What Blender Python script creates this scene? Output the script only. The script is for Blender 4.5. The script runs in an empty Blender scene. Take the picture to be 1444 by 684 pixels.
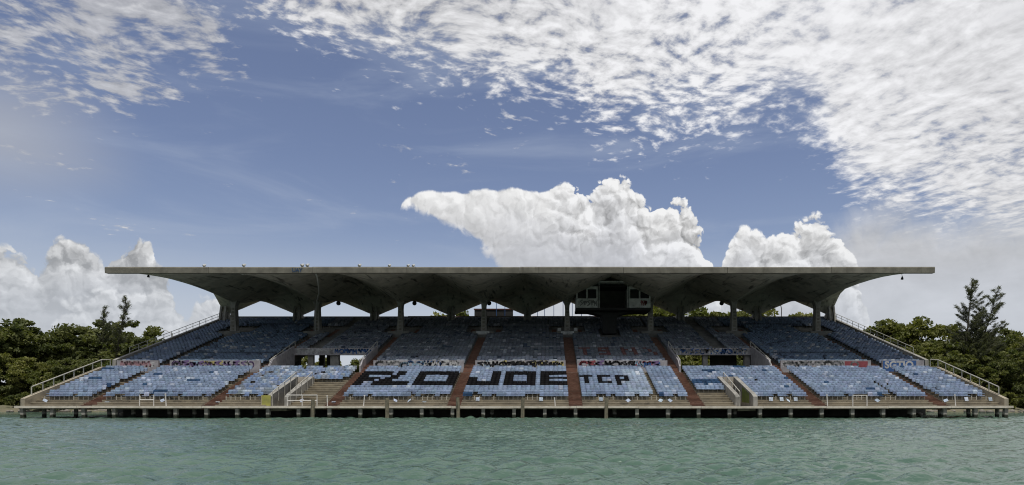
import bpy, math, random
import numpy as np
from mathutils import Vector, noise as mnoise

R = math.radians
scene = bpy.context.scene
COL = scene.collection
rng = random.Random(7)
NP = np.random.default_rng(7)

# ------------------------------------------------------------------ camera
CX, CY, CZ = 3.47, -101.0, 1.75
cam_d = bpy.data.cameras.new('camera')
cam = bpy.data.objects.new('camera', cam_d); COL.objects.link(cam)
cam.location = (CX, CY, CZ); cam.rotation_euler = (R(90), 0, 0)
cam_d.sensor_width = 36.0
cam_d.lens = 36.0 * 955 / 1444
cam_d.shift_x = -(774 - 722) / 1444
cam_d.shift_y = (565 - 342) / 1444
cam_d.clip_start = 0.5; cam_d.clip_end = 30000
scene.camera = cam

# ------------------------------------------------------------------ colour management
scene.view_settings.view_transform = 'Standard'
scene.view_settings.look = 'None'
scene.view_settings.gamma = 1.0
scene.view_settings.exposure = 0.0
scene.cycles.use_denoising = True
scene.cycles.filter_width = 1.1
scene.cycles.max_bounces = 6
scene.cycles.diffuse_bounces = 4
scene.cycles.transparent_max_bounces = 6

SUN_EL, SUN_AZ = R(74), R(166)          # azimuth from +Y towards +X

# ------------------------------------------------------------------ node helpers
class NT:
    def __init__(s, tree): s.t = tree; s.n = tree.nodes; s.l = tree.links
    def node(s, kind, **kw):
        n = s.n.new(kind)
        for k, v in kw.items(): setattr(n, k, v)
        return n
    def put(s, sock, v):
        if v is None: return
        if isinstance(v, bpy.types.NodeSocket): s.l.new(v, sock)
        else: sock.default_value = v
    def math(s, op, a, b=None, c=None, clamp=False):
        n = s.node('ShaderNodeMath', operation=op); n.use_clamp = clamp
        s.put(n.inputs[0], a); s.put(n.inputs[1], b)
        if c is not None: s.put(n.inputs[2], c)
        return n.outputs[0]
    def add(s, a, b): return s.math('ADD', a, b)
    def sub(s, a, b): return s.math('SUBTRACT', a, b)
    def mul(s, a, b): return s.math('MULTIPLY', a, b)
    def vmath(s, op, a, b=None, scale=None):
        n = s.node('ShaderNodeVectorMath', operation=op)
        s.put(n.inputs[0], a); s.put(n.inputs[1], b)
        if scale is not None: s.put(n.inputs['Scale'], scale)
        return n.outputs[0]
    def comb(s, x, y, z):
        n = s.node('ShaderNodeCombineXYZ')
        s.put(n.inputs[0], x); s.put(n.inputs[1], y); s.put(n.inputs[2], z)
        return n.outputs[0]
    def sep(s, v):
        n = s.node('ShaderNodeSeparateXYZ'); s.put(n.inputs[0], v); return n.outputs
    def noise(s, vec, scale, detail=4, rough=.55, dist=0., dim='3D', lac=2.0):
        n = s.node('ShaderNodeTexNoise', noise_dimensions=dim)
        s.put(n.inputs['Vector'], vec); n.inputs['Scale'].default_value = scale
        n.inputs['Detail'].default_value = detail; n.inputs['Roughness'].default_value = rough
        n.inputs['Distortion'].default_value = dist; n.inputs['Lacunarity'].default_value = lac
        return n.outputs['Fac']
    def voro(s, vec, scale, detail=0, rough=.5, dim='2D', feature='F1', smooth=None):
        n = s.node('ShaderNodeTexVoronoi', voronoi_dimensions=dim, feature=feature)
        s.put(n.inputs['Vector'], vec); n.inputs['Scale'].default_value = scale
        n.inputs['Detail'].default_value = detail; n.inputs['Roughness'].default_value = rough
        if smooth is not None: n.inputs['Smoothness'].default_value = smooth
        return n.outputs['Distance']
    def sstep(s, v, a, b, lo=0., hi=1.):
        n = s.node('ShaderNodeMapRange', interpolation_type='SMOOTHSTEP')
        s.put(n.inputs['Value'], v); s.put(n.inputs['From Min'], a); s.put(n.inputs['From Max'], b)
        s.put(n.inputs['To Min'], lo); s.put(n.inputs['To Max'], hi)
        return n.outputs[0]
    def lin(s, v, a, b, lo=0., hi=1.):
        n = s.node('ShaderNodeMapRange'); n.clamp = True
        s.put(n.inputs['Value'], v); s.put(n.inputs['From Min'], a); s.put(n.inputs['From Max'], b)
        s.put(n.inputs['To Min'], lo); s.put(n.inputs['To Max'], hi)
        return n.outputs[0]
    def mix(s, fac, a, b, blend='MIX'):
        n = s.node('ShaderNodeMix', data_type='RGBA', blend_type=blend)
        s.put(n.inputs[0], fac)
        for sk, v in ((n.inputs[6], a), (n.inputs[7], b)):
            if isinstance(v, (tuple, list)): v = (*v[:3], 1)
            s.put(sk, v)
        return n.outputs[2]
    def curve(s, v, pts, x0, x1, y0, y1):
        """piecewise curve through pts (x, y)"""
        f = s.lin(v, x0, x1)
        n = s.node('ShaderNodeFloatCurve'); s.put(n.inputs['Value'], f)
        c = n.mapping.curves[0]
        P = [((x - x0) / (x1 - x0), (y - y0) / (y1 - y0)) for x, y in pts]
        c.points[0].location = P[0]; c.points[1].location = P[-1]
        for p in P[1:-1]: c.points.new(*p)
        n.mapping.update()
        return s.lin(n.outputs[0], 0., 1., y0, y1)

# ------------------------------------------------------------------ world: sky and clouds
def ae(px, py):
    """bearing and height angle of a spot in the sky"""
    dx, dz = (px - 774) / 955, (565 - py) / 955
    return math.atan(dx), math.atan(dz / math.sqrt(1 + dx * dx))

world = bpy.data.worlds.new('World'); scene.world = world; world.use_nodes = True
w = NT(world.node_tree); w.n.clear()
w_out = w.node('ShaderNodeOutputWorld'); w_bg = w.node('ShaderNodeBackground')
w.l.new(w_bg.outputs[0], w_out.inputs[0])
SKY_STR = 0.1
w_bg.inputs[1].default_value = SKY_STR
sky = w.node('ShaderNodeTexSky', sky_type='NISHITA')
sky.sun_disc = False; sky.sun_elevation = SUN_EL; sky.sun_rotation = SUN_AZ
sky.altitude = 0; sky.air_density = 1.0; sky.dust_density = 0.6; sky.ozone_density = 2.5
tc = w.node('ShaderNodeTexCoord')
D = w.vmath('NORMALIZE', tc.outputs['Generated'])
dx, dy, dz = w.sep(D)
az = w.math('ARCTAN2', dx, dy)
el = w.math('ARCSINE', dz)
AE = w.comb(az, el, 0.)

# clear air
skycol = w.mix(1.0, sky.outputs[0], (0.94, 0.91, 1.05), 'MULTIPLY')
hs = w.node('ShaderNodeHueSaturation'); hs.inputs['Saturation'].default_value = 0.84; hs.inputs['Value'].default_value = 0.92
w.put(hs.inputs['Color'], skycol); skycol = hs.outputs[0]
def cl(v): return tuple(c / SKY_STR for c in v)     # picture radiance -> world colour
haze_f = w.sstep(el, R(20), R(-1), 0., 0.62)
skycol = w.mix(haze_f, skycol, cl((0.36, 0.44, 0.56)))
# thin veil streaks
veil = w.noise(w.comb(w.mul(az, 1.2), w.mul(el, 5.), 3.1), 3.0, 5, .6, .6)
skycol = w.mix(w.sstep(veil, .42, .8, 0., .40), skycol, cl((0.42, 0.48, 0.60)))

# --- high broken sheet (altocumulus) on a level far overhead
zz = w.math('MAXIMUM', w.add(dz, 0.07), 0.02)
P = w.comb(w.math('DIVIDE', dx, zz), w.math('DIVIDE', dy, zz), 0.)
warp = w.node('ShaderNodeTexNoise', noise_dimensions='2D'); w.put(warp.inputs['Vector'], P)
warp.inputs['Scale'].default_value = 2.2; warp.inputs['Detail'].default_value = 2
Pw = w.vmath('ADD', P, w.vmath('SCALE', w.vmath('SUBTRACT', warp.outputs['Color'], (.5, .5, .5)), None, .16))
rot = w.node('ShaderNodeVectorRotate', rotation_type='Z_AXIS'); w.put(rot.inputs['Vector'], Pw); rot.inputs['Angle'].default_value = R(-24)
Pr = w.vmath('MULTIPLY', rot.outputs[0], (0.90, 1.10, 1.))
mid_ = w.noise(Pw, 5.0, 3, .55, .2, '2D')
fine = w.noise(Pr, 21.0, 4, .58, .0, '2D')              # small cells and rolls
rr_ = w.node('ShaderNodeVectorRotate', rotation_type='Z_AXIS'); w.put(rr_.inputs['Vector'], Pw); rr_.inputs['Angle'].default_value = R(60)
rip = w.noise(w.vmath('MULTIPLY', rr_.outputs[0], (0.85, 1.25, 1.)), 12.5, 4, .60, .0, '2D')
ripm = w.sstep(w.add(az, w.mul(w.sub(mid_, .5), .15)), ae(960, 0)[0], ae(1200, 0)[0], 0., .55)
fine = w.add(w.mul(fine, w.sub(1., ripm)), w.mul(rip, ripm))
big = w.noise(P, 1.25, 5, .58, .2, '2D')
mid = mid_
# where the sheet starts, as a height angle for each bearing
ep = [ae(x, y) for (x, y) in [(-260, 140), (0, 10), (180, -40), (300, 0), (420, 62), (560, 100), (700, 112), (790, 145), (860, 195), (1000, 205), (1130, 200), (1185, 265), (1215, 300), (1300, 325), (1444, 330), (1700, 300)]]
bnd = w.curve(az, ep, ep[0][0], ep[-1][0], R(0), R(42))
over = w.sub(el, bnd)
cover = w.sstep(over, R(-5.5), R(6.5), -0.62, 0.64)
thin = w.mul(w.sstep(el, R(34), R(58)), .75)             # unseen cloud above the view thinned to lower the fill light
sd = w.add(w.add(w.add(w.mul(w.sub(big, .5), .9), w.mul(w.sub(mid, .5), .7)), w.mul(w.sub(fine, .5), 1.75)), w.sub(cover, thin))
sheet = w.sstep(sd, -.12, .55)
dn = w.node('ShaderNodeVectorMath', operation='DISTANCE'); w.put(dn.inputs[0], AE); dn.inputs[1].default_value = (*ae(1080, 60), 0.)
glow = w.sstep(dn.outputs['Value'], .60, .05)
sb = w.add(w.add(.60, w.mul(glow, .20)), w.add(w.mul(w.sub(fine, .5), w.sstep(over, R(2), R(14), 1.0, .85)), w.mul(w.sub(mid, .5), .30)))
sb = w.math('MINIMUM', w.math('MAXIMUM', sb, .30), .92)
shcol = w.vmath('SCALE', (1.0, 1.0, 1.02), None, w.mul(sb, 1 / SKY_STR))
col = w.mix(w.mul(sheet, .96), skycol, shcol)

# --- loose patches further round
lp = [ae(x, y) for (x, y) in [(-700, 200), (-120, 240), (0, 225), (160, 225), (300, 195), (380, 120), (480, 0), (560, -60)]]
bl = w.curve(az, lp, lp[0][0], lp[-1][0], R(0), R(45))
c2 = w.mul(w.sstep(w.sub(el, bl), R(-3.), R(6.)), w.sstep(az, ae(470, 0)[0], ae(330, 0)[0]))
sd2 = w.add(w.add(w.mul(w.sub(big, .5), 1.4), w.mul(w.sub(mid, .5), 1.4)), w.add(w.mul(w.sub(fine, .5), 1.5), w.sub(w.mul(c2, .74), w.add(.60, thin))))
sheet2 = w.mul(w.sstep(sd2, -.12, .42), .85)
b2 = w.math('MINIMUM', w.add(.48, w.mul(w.sub(fine, .5), .5)), .75)
col = w.mix(sheet2, col, w.vmath('SCALE', (.98, .99, 1.04), None, w.mul(b2, 1 / SKY_STR)))

# --- soft pale smear low in the west
dn = w.node('ShaderNodeVectorMath', operation='DISTANCE'); w.put(dn.inputs[0], w.vmath('MULTIPLY', AE, (1., 1.7, 1.)))
a0 = ae(-10, 185); dn.inputs[1].default_value = (a0[0], a0[1] * 1.7, 0.)
col = w.mix(w.sstep(w.add(dn.outputs['Value'], w.mul(w.sub(veil, .5), .12)), .17, .0, 0., .6), col, cl((.46, .47, .50)))

# --- heaped clouds (cumulus): one field of puffs, cut to the outline of each heap
wn = w.node('ShaderNodeTexNoise', noise_dimensions='2D'); w.put(wn.inputs['Vector'], AE)
wn.inputs['Scale'].default_value = 17; wn.inputs['Detail'].default_value = 5; wn.inputs['Roughness'].default_value = .6
VW = w.vmath('ADD', AE, w.vmath('SCALE', w.vmath('SUBTRACT', wn.outputs['Color'], (.5, .5, .5)), None, .045))
def puff(v):
    a = w.voro(v, 26, 0, .5); b = w.voro(v, 61, 0, .5); c = w.voro(v, 140, 0, .5)
    q = w.add(w.mul(w.mul(a, a), 1.0), w.add(w.mul(w.mul(b, b), .45), w.mul(w.mul(c, c), .20)))
    n = w.noise(v, 11, 5, .6, 0., '2D')
    return w.add(w.sub(.50, q), w.mul(w.sub(n, .5), 1.5))
p0 = puff(VW); p1 = puff(w.vmath('ADD', VW, (.0035, .0060, 0.)))
pw = w.sub(p0, .12)
rel = w.mul(w.sub(p0, p1), .85)
soft_n = w.noise(w.vmath('MULTIPLY', AE, (1., 2.2, 1.)), 9, 5, .6, .2, '2D')
def cumulus(col, tops, bottoms, bright, base, amp=.034, soft=.004, k=1.0, rk=1.0, calm=None, mott=0.):
    amp2 = amp; rel_ = rel
    if calm:
        cm = w.sstep(az, ae(calm[0], 300)[0], ae(calm[1], 300)[0], .22, 1.)
        amp2 = w.mul(cm, amp); rel_ = w.mul(rel, w.add(.3, w.mul(cm, .7)))
    t = w.curve(az, [ae(*p) for p in tops], ae(*tops[0])[0], ae(*tops[-1])[0], R(-4), R(28))
    s = w.add(w.sub(t, el), w.mul(pw, amp2))
    m = w.sstep(s, 0., soft)
    if bottoms:
        b = w.curve(az, [ae(*p) for p in bottoms], ae(*bottoms[0])[0], ae(*bottoms[-1])[0], R(-4), R(28))
        m = w.mul(m, w.sstep(w.add(w.sub(el, b), w.mul(pw, amp * .6)), 0., soft * 3))
    low = w.sstep(w.add(w.sub(t, el), w.mul(w.sub(soft_n, .5), .07)), .0, .13, 0., 1.)
    rim = w.sstep(s, .0, .045, .12, .0)              # sunlit rims
    v = w.add(w.add(w.mul(rel_, w.sub(1.15 * rk, w.mul(low, .95 * rk))), w.mul(rim, k)), w.add(w.mul(low, base - bright), bright))
    if mott: v = w.add(v, w.mul(w.sub(soft_n, .5), mott))
    v = w.math('MINIMUM', w.math('MAXIMUM', v, .22), .90)
    cc = w.mix(low, (1., 1., 1.), (.95, .97, 1.04))
    return w.mix(m, col, w.vmath('SCALE', cc, None, w.mul(v, 1 / SKY_STR)))
# pale bank low on the right, behind the heads
col = cumulus(col, [(1080, 470), (1150, 340), (1200, 275), (1330, 262), (1460, 255), (1800, 300)], None, .60, .54, .02, .09, .0, .15, None, .40)
# right head
col = cumulus(col, [(1008, 520), (1024, 350), (1045, 316), (1075, 325), (1110, 330), (1145, 312), (1180, 335), (1200, 360), (1222, 430), (1250, 560), (1260, 600)], None, .68, .46, .034, .007)
# the anvil
col = cumulus(col, [(550, 420), (566, 290), (590, 272), (650, 270), (720, 266), (765, 268), (795, 258), (828, 268), (850, 248), (885, 260), (920, 296), (960, 292), (985, 322), (1002, 352), (1012, 400), (1020, 520)],
              [(550, 288), (566, 294), (600, 310), (650, 338), (690, 366), (715, 395), (740, 460), (770, 560), (1030, 600)], .72, .52, .032, .004, 1., 1., (720, 830))
# western heap
col = cumulus(col, [(-700, 420), (-300, 380), (-80, 365), (20, 352), (60, 356), (85, 338), (150, 348), (205, 346), (222, 376), (235, 398), (250, 430), (275, 452), (300, 505), (340, 600)], None, .46, .30, .030, .007, .6)
# small heaps below it
col = cumulus(col, [(60, 520), (80, 440), (110, 424), (140, 410), (180, 398), (225, 406), (245, 424), (258, 440), (285, 414), (310, 424), (330, 470), (420, 500), (460, 560)], None, .50, .38, .028, .010, .5)
# air in front of everything far away
low_haze = w.sstep(el, R(14), R(5), 0., .66)
col = w.mix(low_haze, col, cl((0.58, 0.62, 0.68)))
col = w.mix(w.sstep(el, R(-0.2), R(-2)), col, cl((0.10, 0.13, 0.12)))
w.put(w_bg.inputs[0], col)

# ------------------------------------------------------------------ sun
sd_ = bpy.data.lights.new('sun', 'SUN'); sd_.energy = 3.7; sd_.angle = R(1.5); sd_.color = (1.0, .955, .88)
sun = bpy.data.objects.new('sun', sd_); COL.objects.link(sun)
sdir = Vector((math.sin(SUN_AZ) * math.cos(SUN_EL), math.cos(SUN_AZ) * math.cos(SUN_EL), math.sin(SUN_EL)))
sun.rotation_euler = sdir.to_track_quat('Z', 'Y').to_euler(); sun.location = (30, 20, 80)

# ------------------------------------------------------------------ materials
MATS = {}
def mat(name, c1, c2=None, scale=2., rough=.85, bump=0., stain=None, streak=None, spec=.3, attr=None, detail=6, metal=0.):
    if name in MATS: return MATS[name]
    m = bpy.data.materials.new(name); m.use_nodes = True; MATS[name] = m
    k = NT(m.node_tree); bs = k.n['Principled BSDF']
    g = k.node('ShaderNodeNewGeometry').outputs['Position']
    f = k.noise(g, scale, detail, .6)
    c = k.mix(k.sstep(f, .3, .7), c1, c2 or tuple(x * .7 for x in c1))
    if attr:
        a = k.node('ShaderNodeAttribute', attribute_name=attr).outputs['Color']
        c = k.mix(1., c, a, 'MULTIPLY')
    if stain:
        sf = k.noise(g, stain[1], 5, .65, .4)
        c = k.mix(k.sstep(sf, stain[2], stain[2] + .18, 0., stain[3]), c, stain[0])
    if streak:
        sv = k.vmath('MULTIPLY', g, streak[1]); sf = k.noise(sv, 1., 5, .6)
        c = k.mix(k.sstep(sf, streak[2], streak[2] + .15, 0., streak[3]), c, streak[0])
    k.put(bs.inputs['Base Color'], c)
    bs.inputs['Roughness'].default_value = rough; bs.inputs['Specular IOR Level'].default_value = spec
    bs.inputs['Metallic'].default_value = metal
    if bump:
        b = k.node('ShaderNodeBump'); b.inputs['Strength'].default_value = bump; b.inputs['Distance'].default_value = .05
        k.put(b.inputs['Height'], k.noise(g, scale * 4, 6, .65)); k.l.new(b.outputs[0], bs.inputs['Normal'])
    return m

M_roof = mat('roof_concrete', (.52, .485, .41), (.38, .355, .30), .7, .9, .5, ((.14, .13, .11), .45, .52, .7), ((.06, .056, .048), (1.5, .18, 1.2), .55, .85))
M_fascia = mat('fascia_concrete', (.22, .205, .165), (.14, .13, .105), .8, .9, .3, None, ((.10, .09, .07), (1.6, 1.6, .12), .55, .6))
M_col = mat('column_concrete', (.30, .29, .26), (.19, .185, .165), 1.2, .9, .3, ((.08, .08, .07), .6, .58, .6), ((.09, .085, .075), (2.5, 2.5, .25), .54, .6))
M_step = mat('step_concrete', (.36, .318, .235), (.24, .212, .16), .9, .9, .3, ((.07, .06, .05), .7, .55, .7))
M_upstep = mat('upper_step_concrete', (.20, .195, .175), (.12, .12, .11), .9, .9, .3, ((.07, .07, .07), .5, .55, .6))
M_aisle = mat('rust_red_steps', (.20, .102, .069), (.125, .072, .053), 1.6, .9, .4, ((.19, .155, .12), 1.3, .56, .6))
M_nose = mat('worn_step_edge', (.27, .17, .12), (.16, .09, .065), 2.5, .9, .2)
M_wall = mat('painted_wall', (.34, .33, .34), (.22, .21, .22), 1.5, .9, .2, ((.13, .12, .12), .8, .55, .6))
M_deck = mat('deck_concrete', (.46, .42, .355), (.34, .305, .25), 1.4, .9, .4, ((.13, .10, .07), 1.1, .56, .7), ((.22, .11, .05), (1.2, 1.2, .4), .60, .6))
M_edge = mat('edge_concrete', (.62, .565, .475), (.47, .42, .34), 1.4, .9, .4, ((.20, .15, .10), 1.0, .60, .6), ((.30, .15, .07), (1.4, 1.4, .4), .63, .6))
M_pile = mat('pile_concrete', (.24, .22, .19), (.14, .13, .11), 2., .9, .4, ((.05, .05, .04), 1.5, .5, .6))
M_wood = mat('weathered_wood', (.21, .185, .13), (.11, .10, .07), 3., .9, .4, None, ((.05, .05, .035), (7., 7., .5), .5, .7))
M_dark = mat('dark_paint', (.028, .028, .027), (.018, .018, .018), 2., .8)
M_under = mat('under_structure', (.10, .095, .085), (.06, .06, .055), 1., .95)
M_white = mat('white_pipe_paint', (.62, .61, .58), (.50, .48, .44), 3., .5, 0., ((.30, .18, .10), 5., .62, .6))
M_rail = mat('railing_paint', (.44, .43, .38), (.30, .29, .26), 3., .6, 0., ((.2, .13, .08), 4., .6, .5))
M_bwhite = mat('press_box_white', (.56, .57, .55), (.38, .39, .38), 1.2, .7, 0., ((.13, .13, .12), 1.4, .50, .7))
M_yellow = mat('yellow_wall_paint', (.33, .32, .075), (.22, .22, .07), 2., .9, .1)
M_green = mat('green_wall_paint', (.17, .22, .05), (.11, .13, .05), 2., .9, .1)
M_lamp = mat('lamp_metal', (.50, .50, .47), (.36, .36, .34), 4., .5)
M_black = mat('black_speaker', (.02, .02, .02), (.015, .015, .015), 4., .6)
M_rock = mat('shore_rock', (.22, .20, .17), (.12, .11, .095), 1.5, .95, .5)
M_red = mat('red_rail', (.16, .06, .05), (.12, .05, .045), 3., .8)
k = NT(M_pile.node_tree); bs = k.n['Principled BSDF']; lk = bs.inputs['Base Color'].links[0].from_socket
g = k.node('ShaderNodeNewGeometry').outputs['Position']; zc_ = k.add(k.sep(g)[2], k.mul(k.sub(k.noise(g, 3., 4, .6), .5), .35))
c = k.mix(k.sstep(zc_, .42, .26), lk, (.030, .034, .022)); c = k.mix(k.mul(k.sstep(zc_, .36, .44), k.sstep(zc_, .62, .48)), c, (.33, .31, .27)); k.put(bs.inputs['Base Color'], c)
PAINTS = {k: mat('paint_' + k, v, tuple(x * .8 for x in v), 3., .8) for k, v in dict(
    black=(.02, .02, .022), white=(.44, .44, .43), blue=(.04, .10, .26), red=(.24, .06, .07), green=(.14, .20, .07),
    yellow=(.42, .36, .14), purple=(.16, .11, .22), pink=(.34, .20, .22), sky=(.25, .36, .46), grey=(.2, .2, .2)).items()}

def seat_material(name, base, attr):
    m = bpy.data.materials.new(name); m.use_nodes = True
    k = NT(m.node_tree); bs = k.n['Principled BSDF']
    if attr:
        c = k.node('ShaderNodeAttribute', attribute_name='tint').outputs['Color']
    else:
        c = k.node('ShaderNodeObjectInfo').outputs['Color']
    g = k.node('ShaderNodeNewGeometry').outputs['Position']
    f = k.noise(g, 5., 5, .6)
    c = k.mix(k.sstep(f, .42, .66, 0., .75), c, k.mix(1., c, (.60, .57, .52), 'MULTIPLY'))
    f2 = k.noise(g, .35, 3, .5)
    c = k.mix(1., c, k.mix(k.sstep(f2, .35, .65), (.86, .87, .88), (1.08, 1.07, 1.05)), 'MULTIPLY')
    k.put(bs.inputs['Base Color'], c); bs.inputs['Roughness'].default_value = .7; bs.inputs['Specular IOR Level'].default_value = .05
    return m
M_seat = seat_material('seat_plastic', None, False)
M_seatmass = seat_material('seat_plastic_rows', None, True)

# ------------------------------------------------------------------ mesh helpers
def tag(o, label=None, cat=None, group=None, kind=None):
    if label: o['label'] = label
    if cat: o['category'] = cat
    if group: o['group'] = group
    if kind: o['kind'] = kind
    return o
def empty(name, loc=(0, 0, 0), label=None, cat=None, group=None):
    o = bpy.data.objects.new(name, None); COL.objects.link(o); o.location = loc
    o.empty_display_size = .2
    return tag(o, label, cat, group)
class MB:
    def __init__(s): s.v = []; s.f = []; s.mi = []
    def face_pts(s, pts, mi=0):
        b = len(s.v); s.v.extend(tuple(p) for p in pts); s.f.append(tuple(range(b, b + len(pts)))); s.mi.append(mi)
    def hexa(s, p, mi=0):
        """8 corners: bottom loop 0-3, top loop 4-7"""
        b = len(s.v); s.v.extend(tuple(q) for q in p)
        for f in ((0, 3, 2, 1), (4, 5, 6, 7), (0, 1, 5, 4), (1, 2, 6, 5), (2, 3, 7, 6), (3, 0, 4, 7)):
            s.f.append(tuple(b + i for i in f)); s.mi.append(mi)
    def box(s, x0, x1, y0, y1, z0, z1, mi=0):
        s.hexa([(x0, y0, z0), (x1, y0, z0), (x1, y1, z0), (x0, y1, z0), (x0, y0, z1), (x1, y0, z1), (x1, y1, z1), (x0, y1, z1)], mi)
    def tube(s, pts, rad, n=8, cap=True, mi=0):
        pts = [Vector(p) for p in pts]
        if not isinstance(rad, (list, tuple)): rad = [rad] * len(pts)
        rings = []
        for i, p in enumerate(pts):
            t = (pts[min(i + 1, len(pts) - 1)] - pts[max(i - 1, 0)]).normalized()
            a = Vector((0, 0, 1)) if abs(t.z) < .9 else Vector((1, 0, 0))
            u = t.cross(a).normalized(); v = t.cross(u)
            b = len(s.v)
            for k in range(n):
                th = 2 * math.pi * k / n
                s.v.append(tuple(p + (u * math.cos(th) + v * math.sin(th)) * rad[i]))
            rings.append(b)
        for a, b in zip(rings, rings[1:]):
            for k in range(n):
                s.f.append((a + k, a + (k + 1) % n, b + (k + 1) % n, b + k)); s.mi.append(mi)
        if cap:
            s.f.append(tuple(rings[0] + k for k in range(n))); s.mi.append(mi)
            s.f.append(tuple(rings[-1] + k for k in reversed(range(n)))); s.mi.append(mi)
    def prism(s, poly, axis, a, b, mi=0):
        """poly in the plane across axis, extruded from a to b"""
        def P(q, t): return (t, q[0], q[1]) if axis == 'x' else (q[0], t, q[1]) if axis == 'y' else (q[0], q[1], t)
        n = len(poly); o = len(s.v)
        s.v.extend(P(q, a) for q in poly); s.v.extend(P(q, b) for q in poly)
        s.f.append(tuple(range(o, o + n))); s.f.append(tuple(range(o + 2 * n - 1, o + n - 1, -1))); s.mi += [mi, mi]
        for i in range(n):
            s.f.append((o + i, o + n + i, o + n + (i + 1) % n, o + (i + 1) % n)); s.mi.append(mi)
    def mesh(s, name, mats, smooth=False):
        me = bpy.data.meshes.new(name); me.from_pydata(s.v, [], s.f)
        if not isinstance(mats, (list, tuple)): mats = [mats]
        for m in mats: me.materials.append(m)
        if len(mats) > 1: me.polygons.foreach_set('material_index', s.mi)
        if smooth: me.polygons.foreach_set('use_smooth', [True] * len(s.f))
        me.update(); 
        return me
    def build(s, name, mats, parent=None, smooth=False, recalc=True):
        me = s.mesh(name, mats, smooth)
        if recalc:
            import bmesh
            bm = bmesh.new(); bm.from_mesh(me); bmesh.ops.recalc_face_normals(bm, faces=bm.faces); bm.to_mesh(me); bm.free()
        o = bpy.data.objects.new(name, me); COL.objects.link(o)
        if parent is not None: o.parent = parent; o.matrix_parent_inverse = parent.matrix_world.inverted() if False else o.matrix_parent_inverse
        return o
def obj(name, me, parent=None, loc=(0, 0, 0), rot=(0, 0, 0)):
    o = bpy.data.objects.new(name, me); COL.objects.link(o); o.location = loc; o.rotation_euler = rot
    if parent is not None: o.parent = parent
    return o
def interp(y, prof):
    for (a, za), (b, zb) in zip(prof, prof[1:]):
        if y <= b: return za + (zb - za) * (y - a) / (b - a)
    return prof[-1][1]

# ------------------------------------------------------------------ main measures
W = 12.4                                   # bay width
HALF = 4 * W                               # 49.6
COLX = [(k - 3.5) * W for k in range(8)]
ROOF_F, ROOF_R = -19.8, 9.75
LY0, LDY, LZ0, LDZ, LN = -31.0, .75, 1.83, .25, 14
UY0, UDY, UZ0, UDZ, UN = -18.2, .80, 6.0, .25, 35
DECK_Z, DECK_Y = 1.20, -33.8
AH = .7                                    # half aisle
SECT = [(-HALF + .45, COLX[0] - AH)] + [(COLX[k] + AH, COLX[k + 1] - AH) for k in range(7)] + [(COLX[7] + AH, HALF - .45)]
PITS = {2: (-24.9, -23.1), 6: (22.6, 24.4)}
PIT_ROWS = 8
VROWS = 9                                  # upper rows left out above the two openings
def lz(i): return LZ0 + LDZ * i
def ly(i): return LY0 + LDY * i
def uz(j): return UZ0 + UDZ * j
def uy(j): return UY0 + UDY * j

# ------------------------------------------------------------------ water
def grid_axis(segs):
    out = []
    for a, b, st in segs:
        n = max(1, round((b - a) / st)); out += list(np.linspace(a, b, n, endpoint=False))
    out.append(segs[-1][1]); return np.array(out)
wx = grid_axis([(-6000, -400, 700), (-400, -110, 20), (-110, -70, 1.2), (-70, -32, .40), (-32, -12, .2), (-12, 19, .11), (19, 40, .2), (40, 76, .40), (76, 120, 1.2), (120, 400, 20), (400, 6000, 700)])
wy = grid_axis([(-3000, -300, 300), (-300, -104, 14), (-104, -92, .6), (-92, -90, .2), (-90, -72, .085), (-72, -60, .16), (-60, -30, .26), (-30, 20, 2.), (20, 300, 40), (300, 9000, 900)])
X, Y = np.meshgrid(wx, wy)
Z = np.zeros_like(X); SX = np.zeros_like(X); SY = np.zeros_like(X)
for n in range(110):
    lam = float(np.exp(NP.uniform(np.log(.34), np.log(1.6)))); th = R(-60) + NP.normal() * R(62); kx = 2 * math.pi / lam
    A = .0068 * lam * NP.uniform(.5, 1.2); ph = NP.uniform(0, 2 * math.pi)
    arg = kx * (X * math.cos(th) + Y * math.sin(th)) + ph
    Z += A * np.sin(arg); SX -= 1.15 * A * math.cos(th) * np.cos(arg); SY -= 1.15 * A * math.sin(th) * np.cos(arg)
fade = np.clip((110 - np.abs(X)) / 25, 0, 1) * np.clip((Y + 110) / 8, 0, 1) * np.clip((-10 - Y) / 20, 0, 1)
gust = np.ones_like(X)
for n in range(6):
    lam = NP.uniform(14, 50); th = NP.uniform(0, 6.28)
    gust += .16 * np.sin(2 * math.pi / lam * (X * math.cos(th) + Y * math.sin(th)) + NP.uniform(0, 6.28))
fade *= np.clip(gust, .45, 1.6)
V = np.stack([X + SX * fade, Y + SY * fade, Z * fade], -1).reshape(-1, 3)
ny, nx = X.shape
idx = np.arange(ny * nx).reshape(ny, nx)
F = np.stack([idx[:-1, :-1], idx[:-1, 1:], idx[1:, 1:], idx[1:, :-1]], -1).reshape(-1, 4)
def np_mesh(name, V, F, mats, smooth=False, tint=None):
    me = bpy.data.meshes.new(name); n = F.shape[1]
    me.vertices.add(len(V)); me.vertices.foreach_set('co', V.astype(np.float32).ravel())
    me.loops.add(F.size); me.loops.foreach_set('vertex_index', F.astype(np.int32).ravel())
    me.polygons.add(len(F)); me.polygons.foreach_set('loop_start', np.arange(0, F.size, n, dtype=np.int32))
    if smooth: me.polygons.foreach_set('use_smooth', np.ones(len(F), dtype=bool))
    me.update(calc_edges=True)
    if tint is not None:
        a = me.color_attributes.new('tint', 'FLOAT_COLOR', 'POINT'); a.data.foreach_set('color', tint.astype(np.float32).ravel())
    for m in (mats if isinstance(mats, (list, tuple)) else [mats]): me.materials.append(m)
    return me
mw = bpy.data.materials.new('lagoon_water'); mw.use_nodes = True
k = NT(mw.node_tree); bs = k.n['Principled BSDF']
g = k.node('ShaderNodeNewGeometry').outputs['Position']
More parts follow.
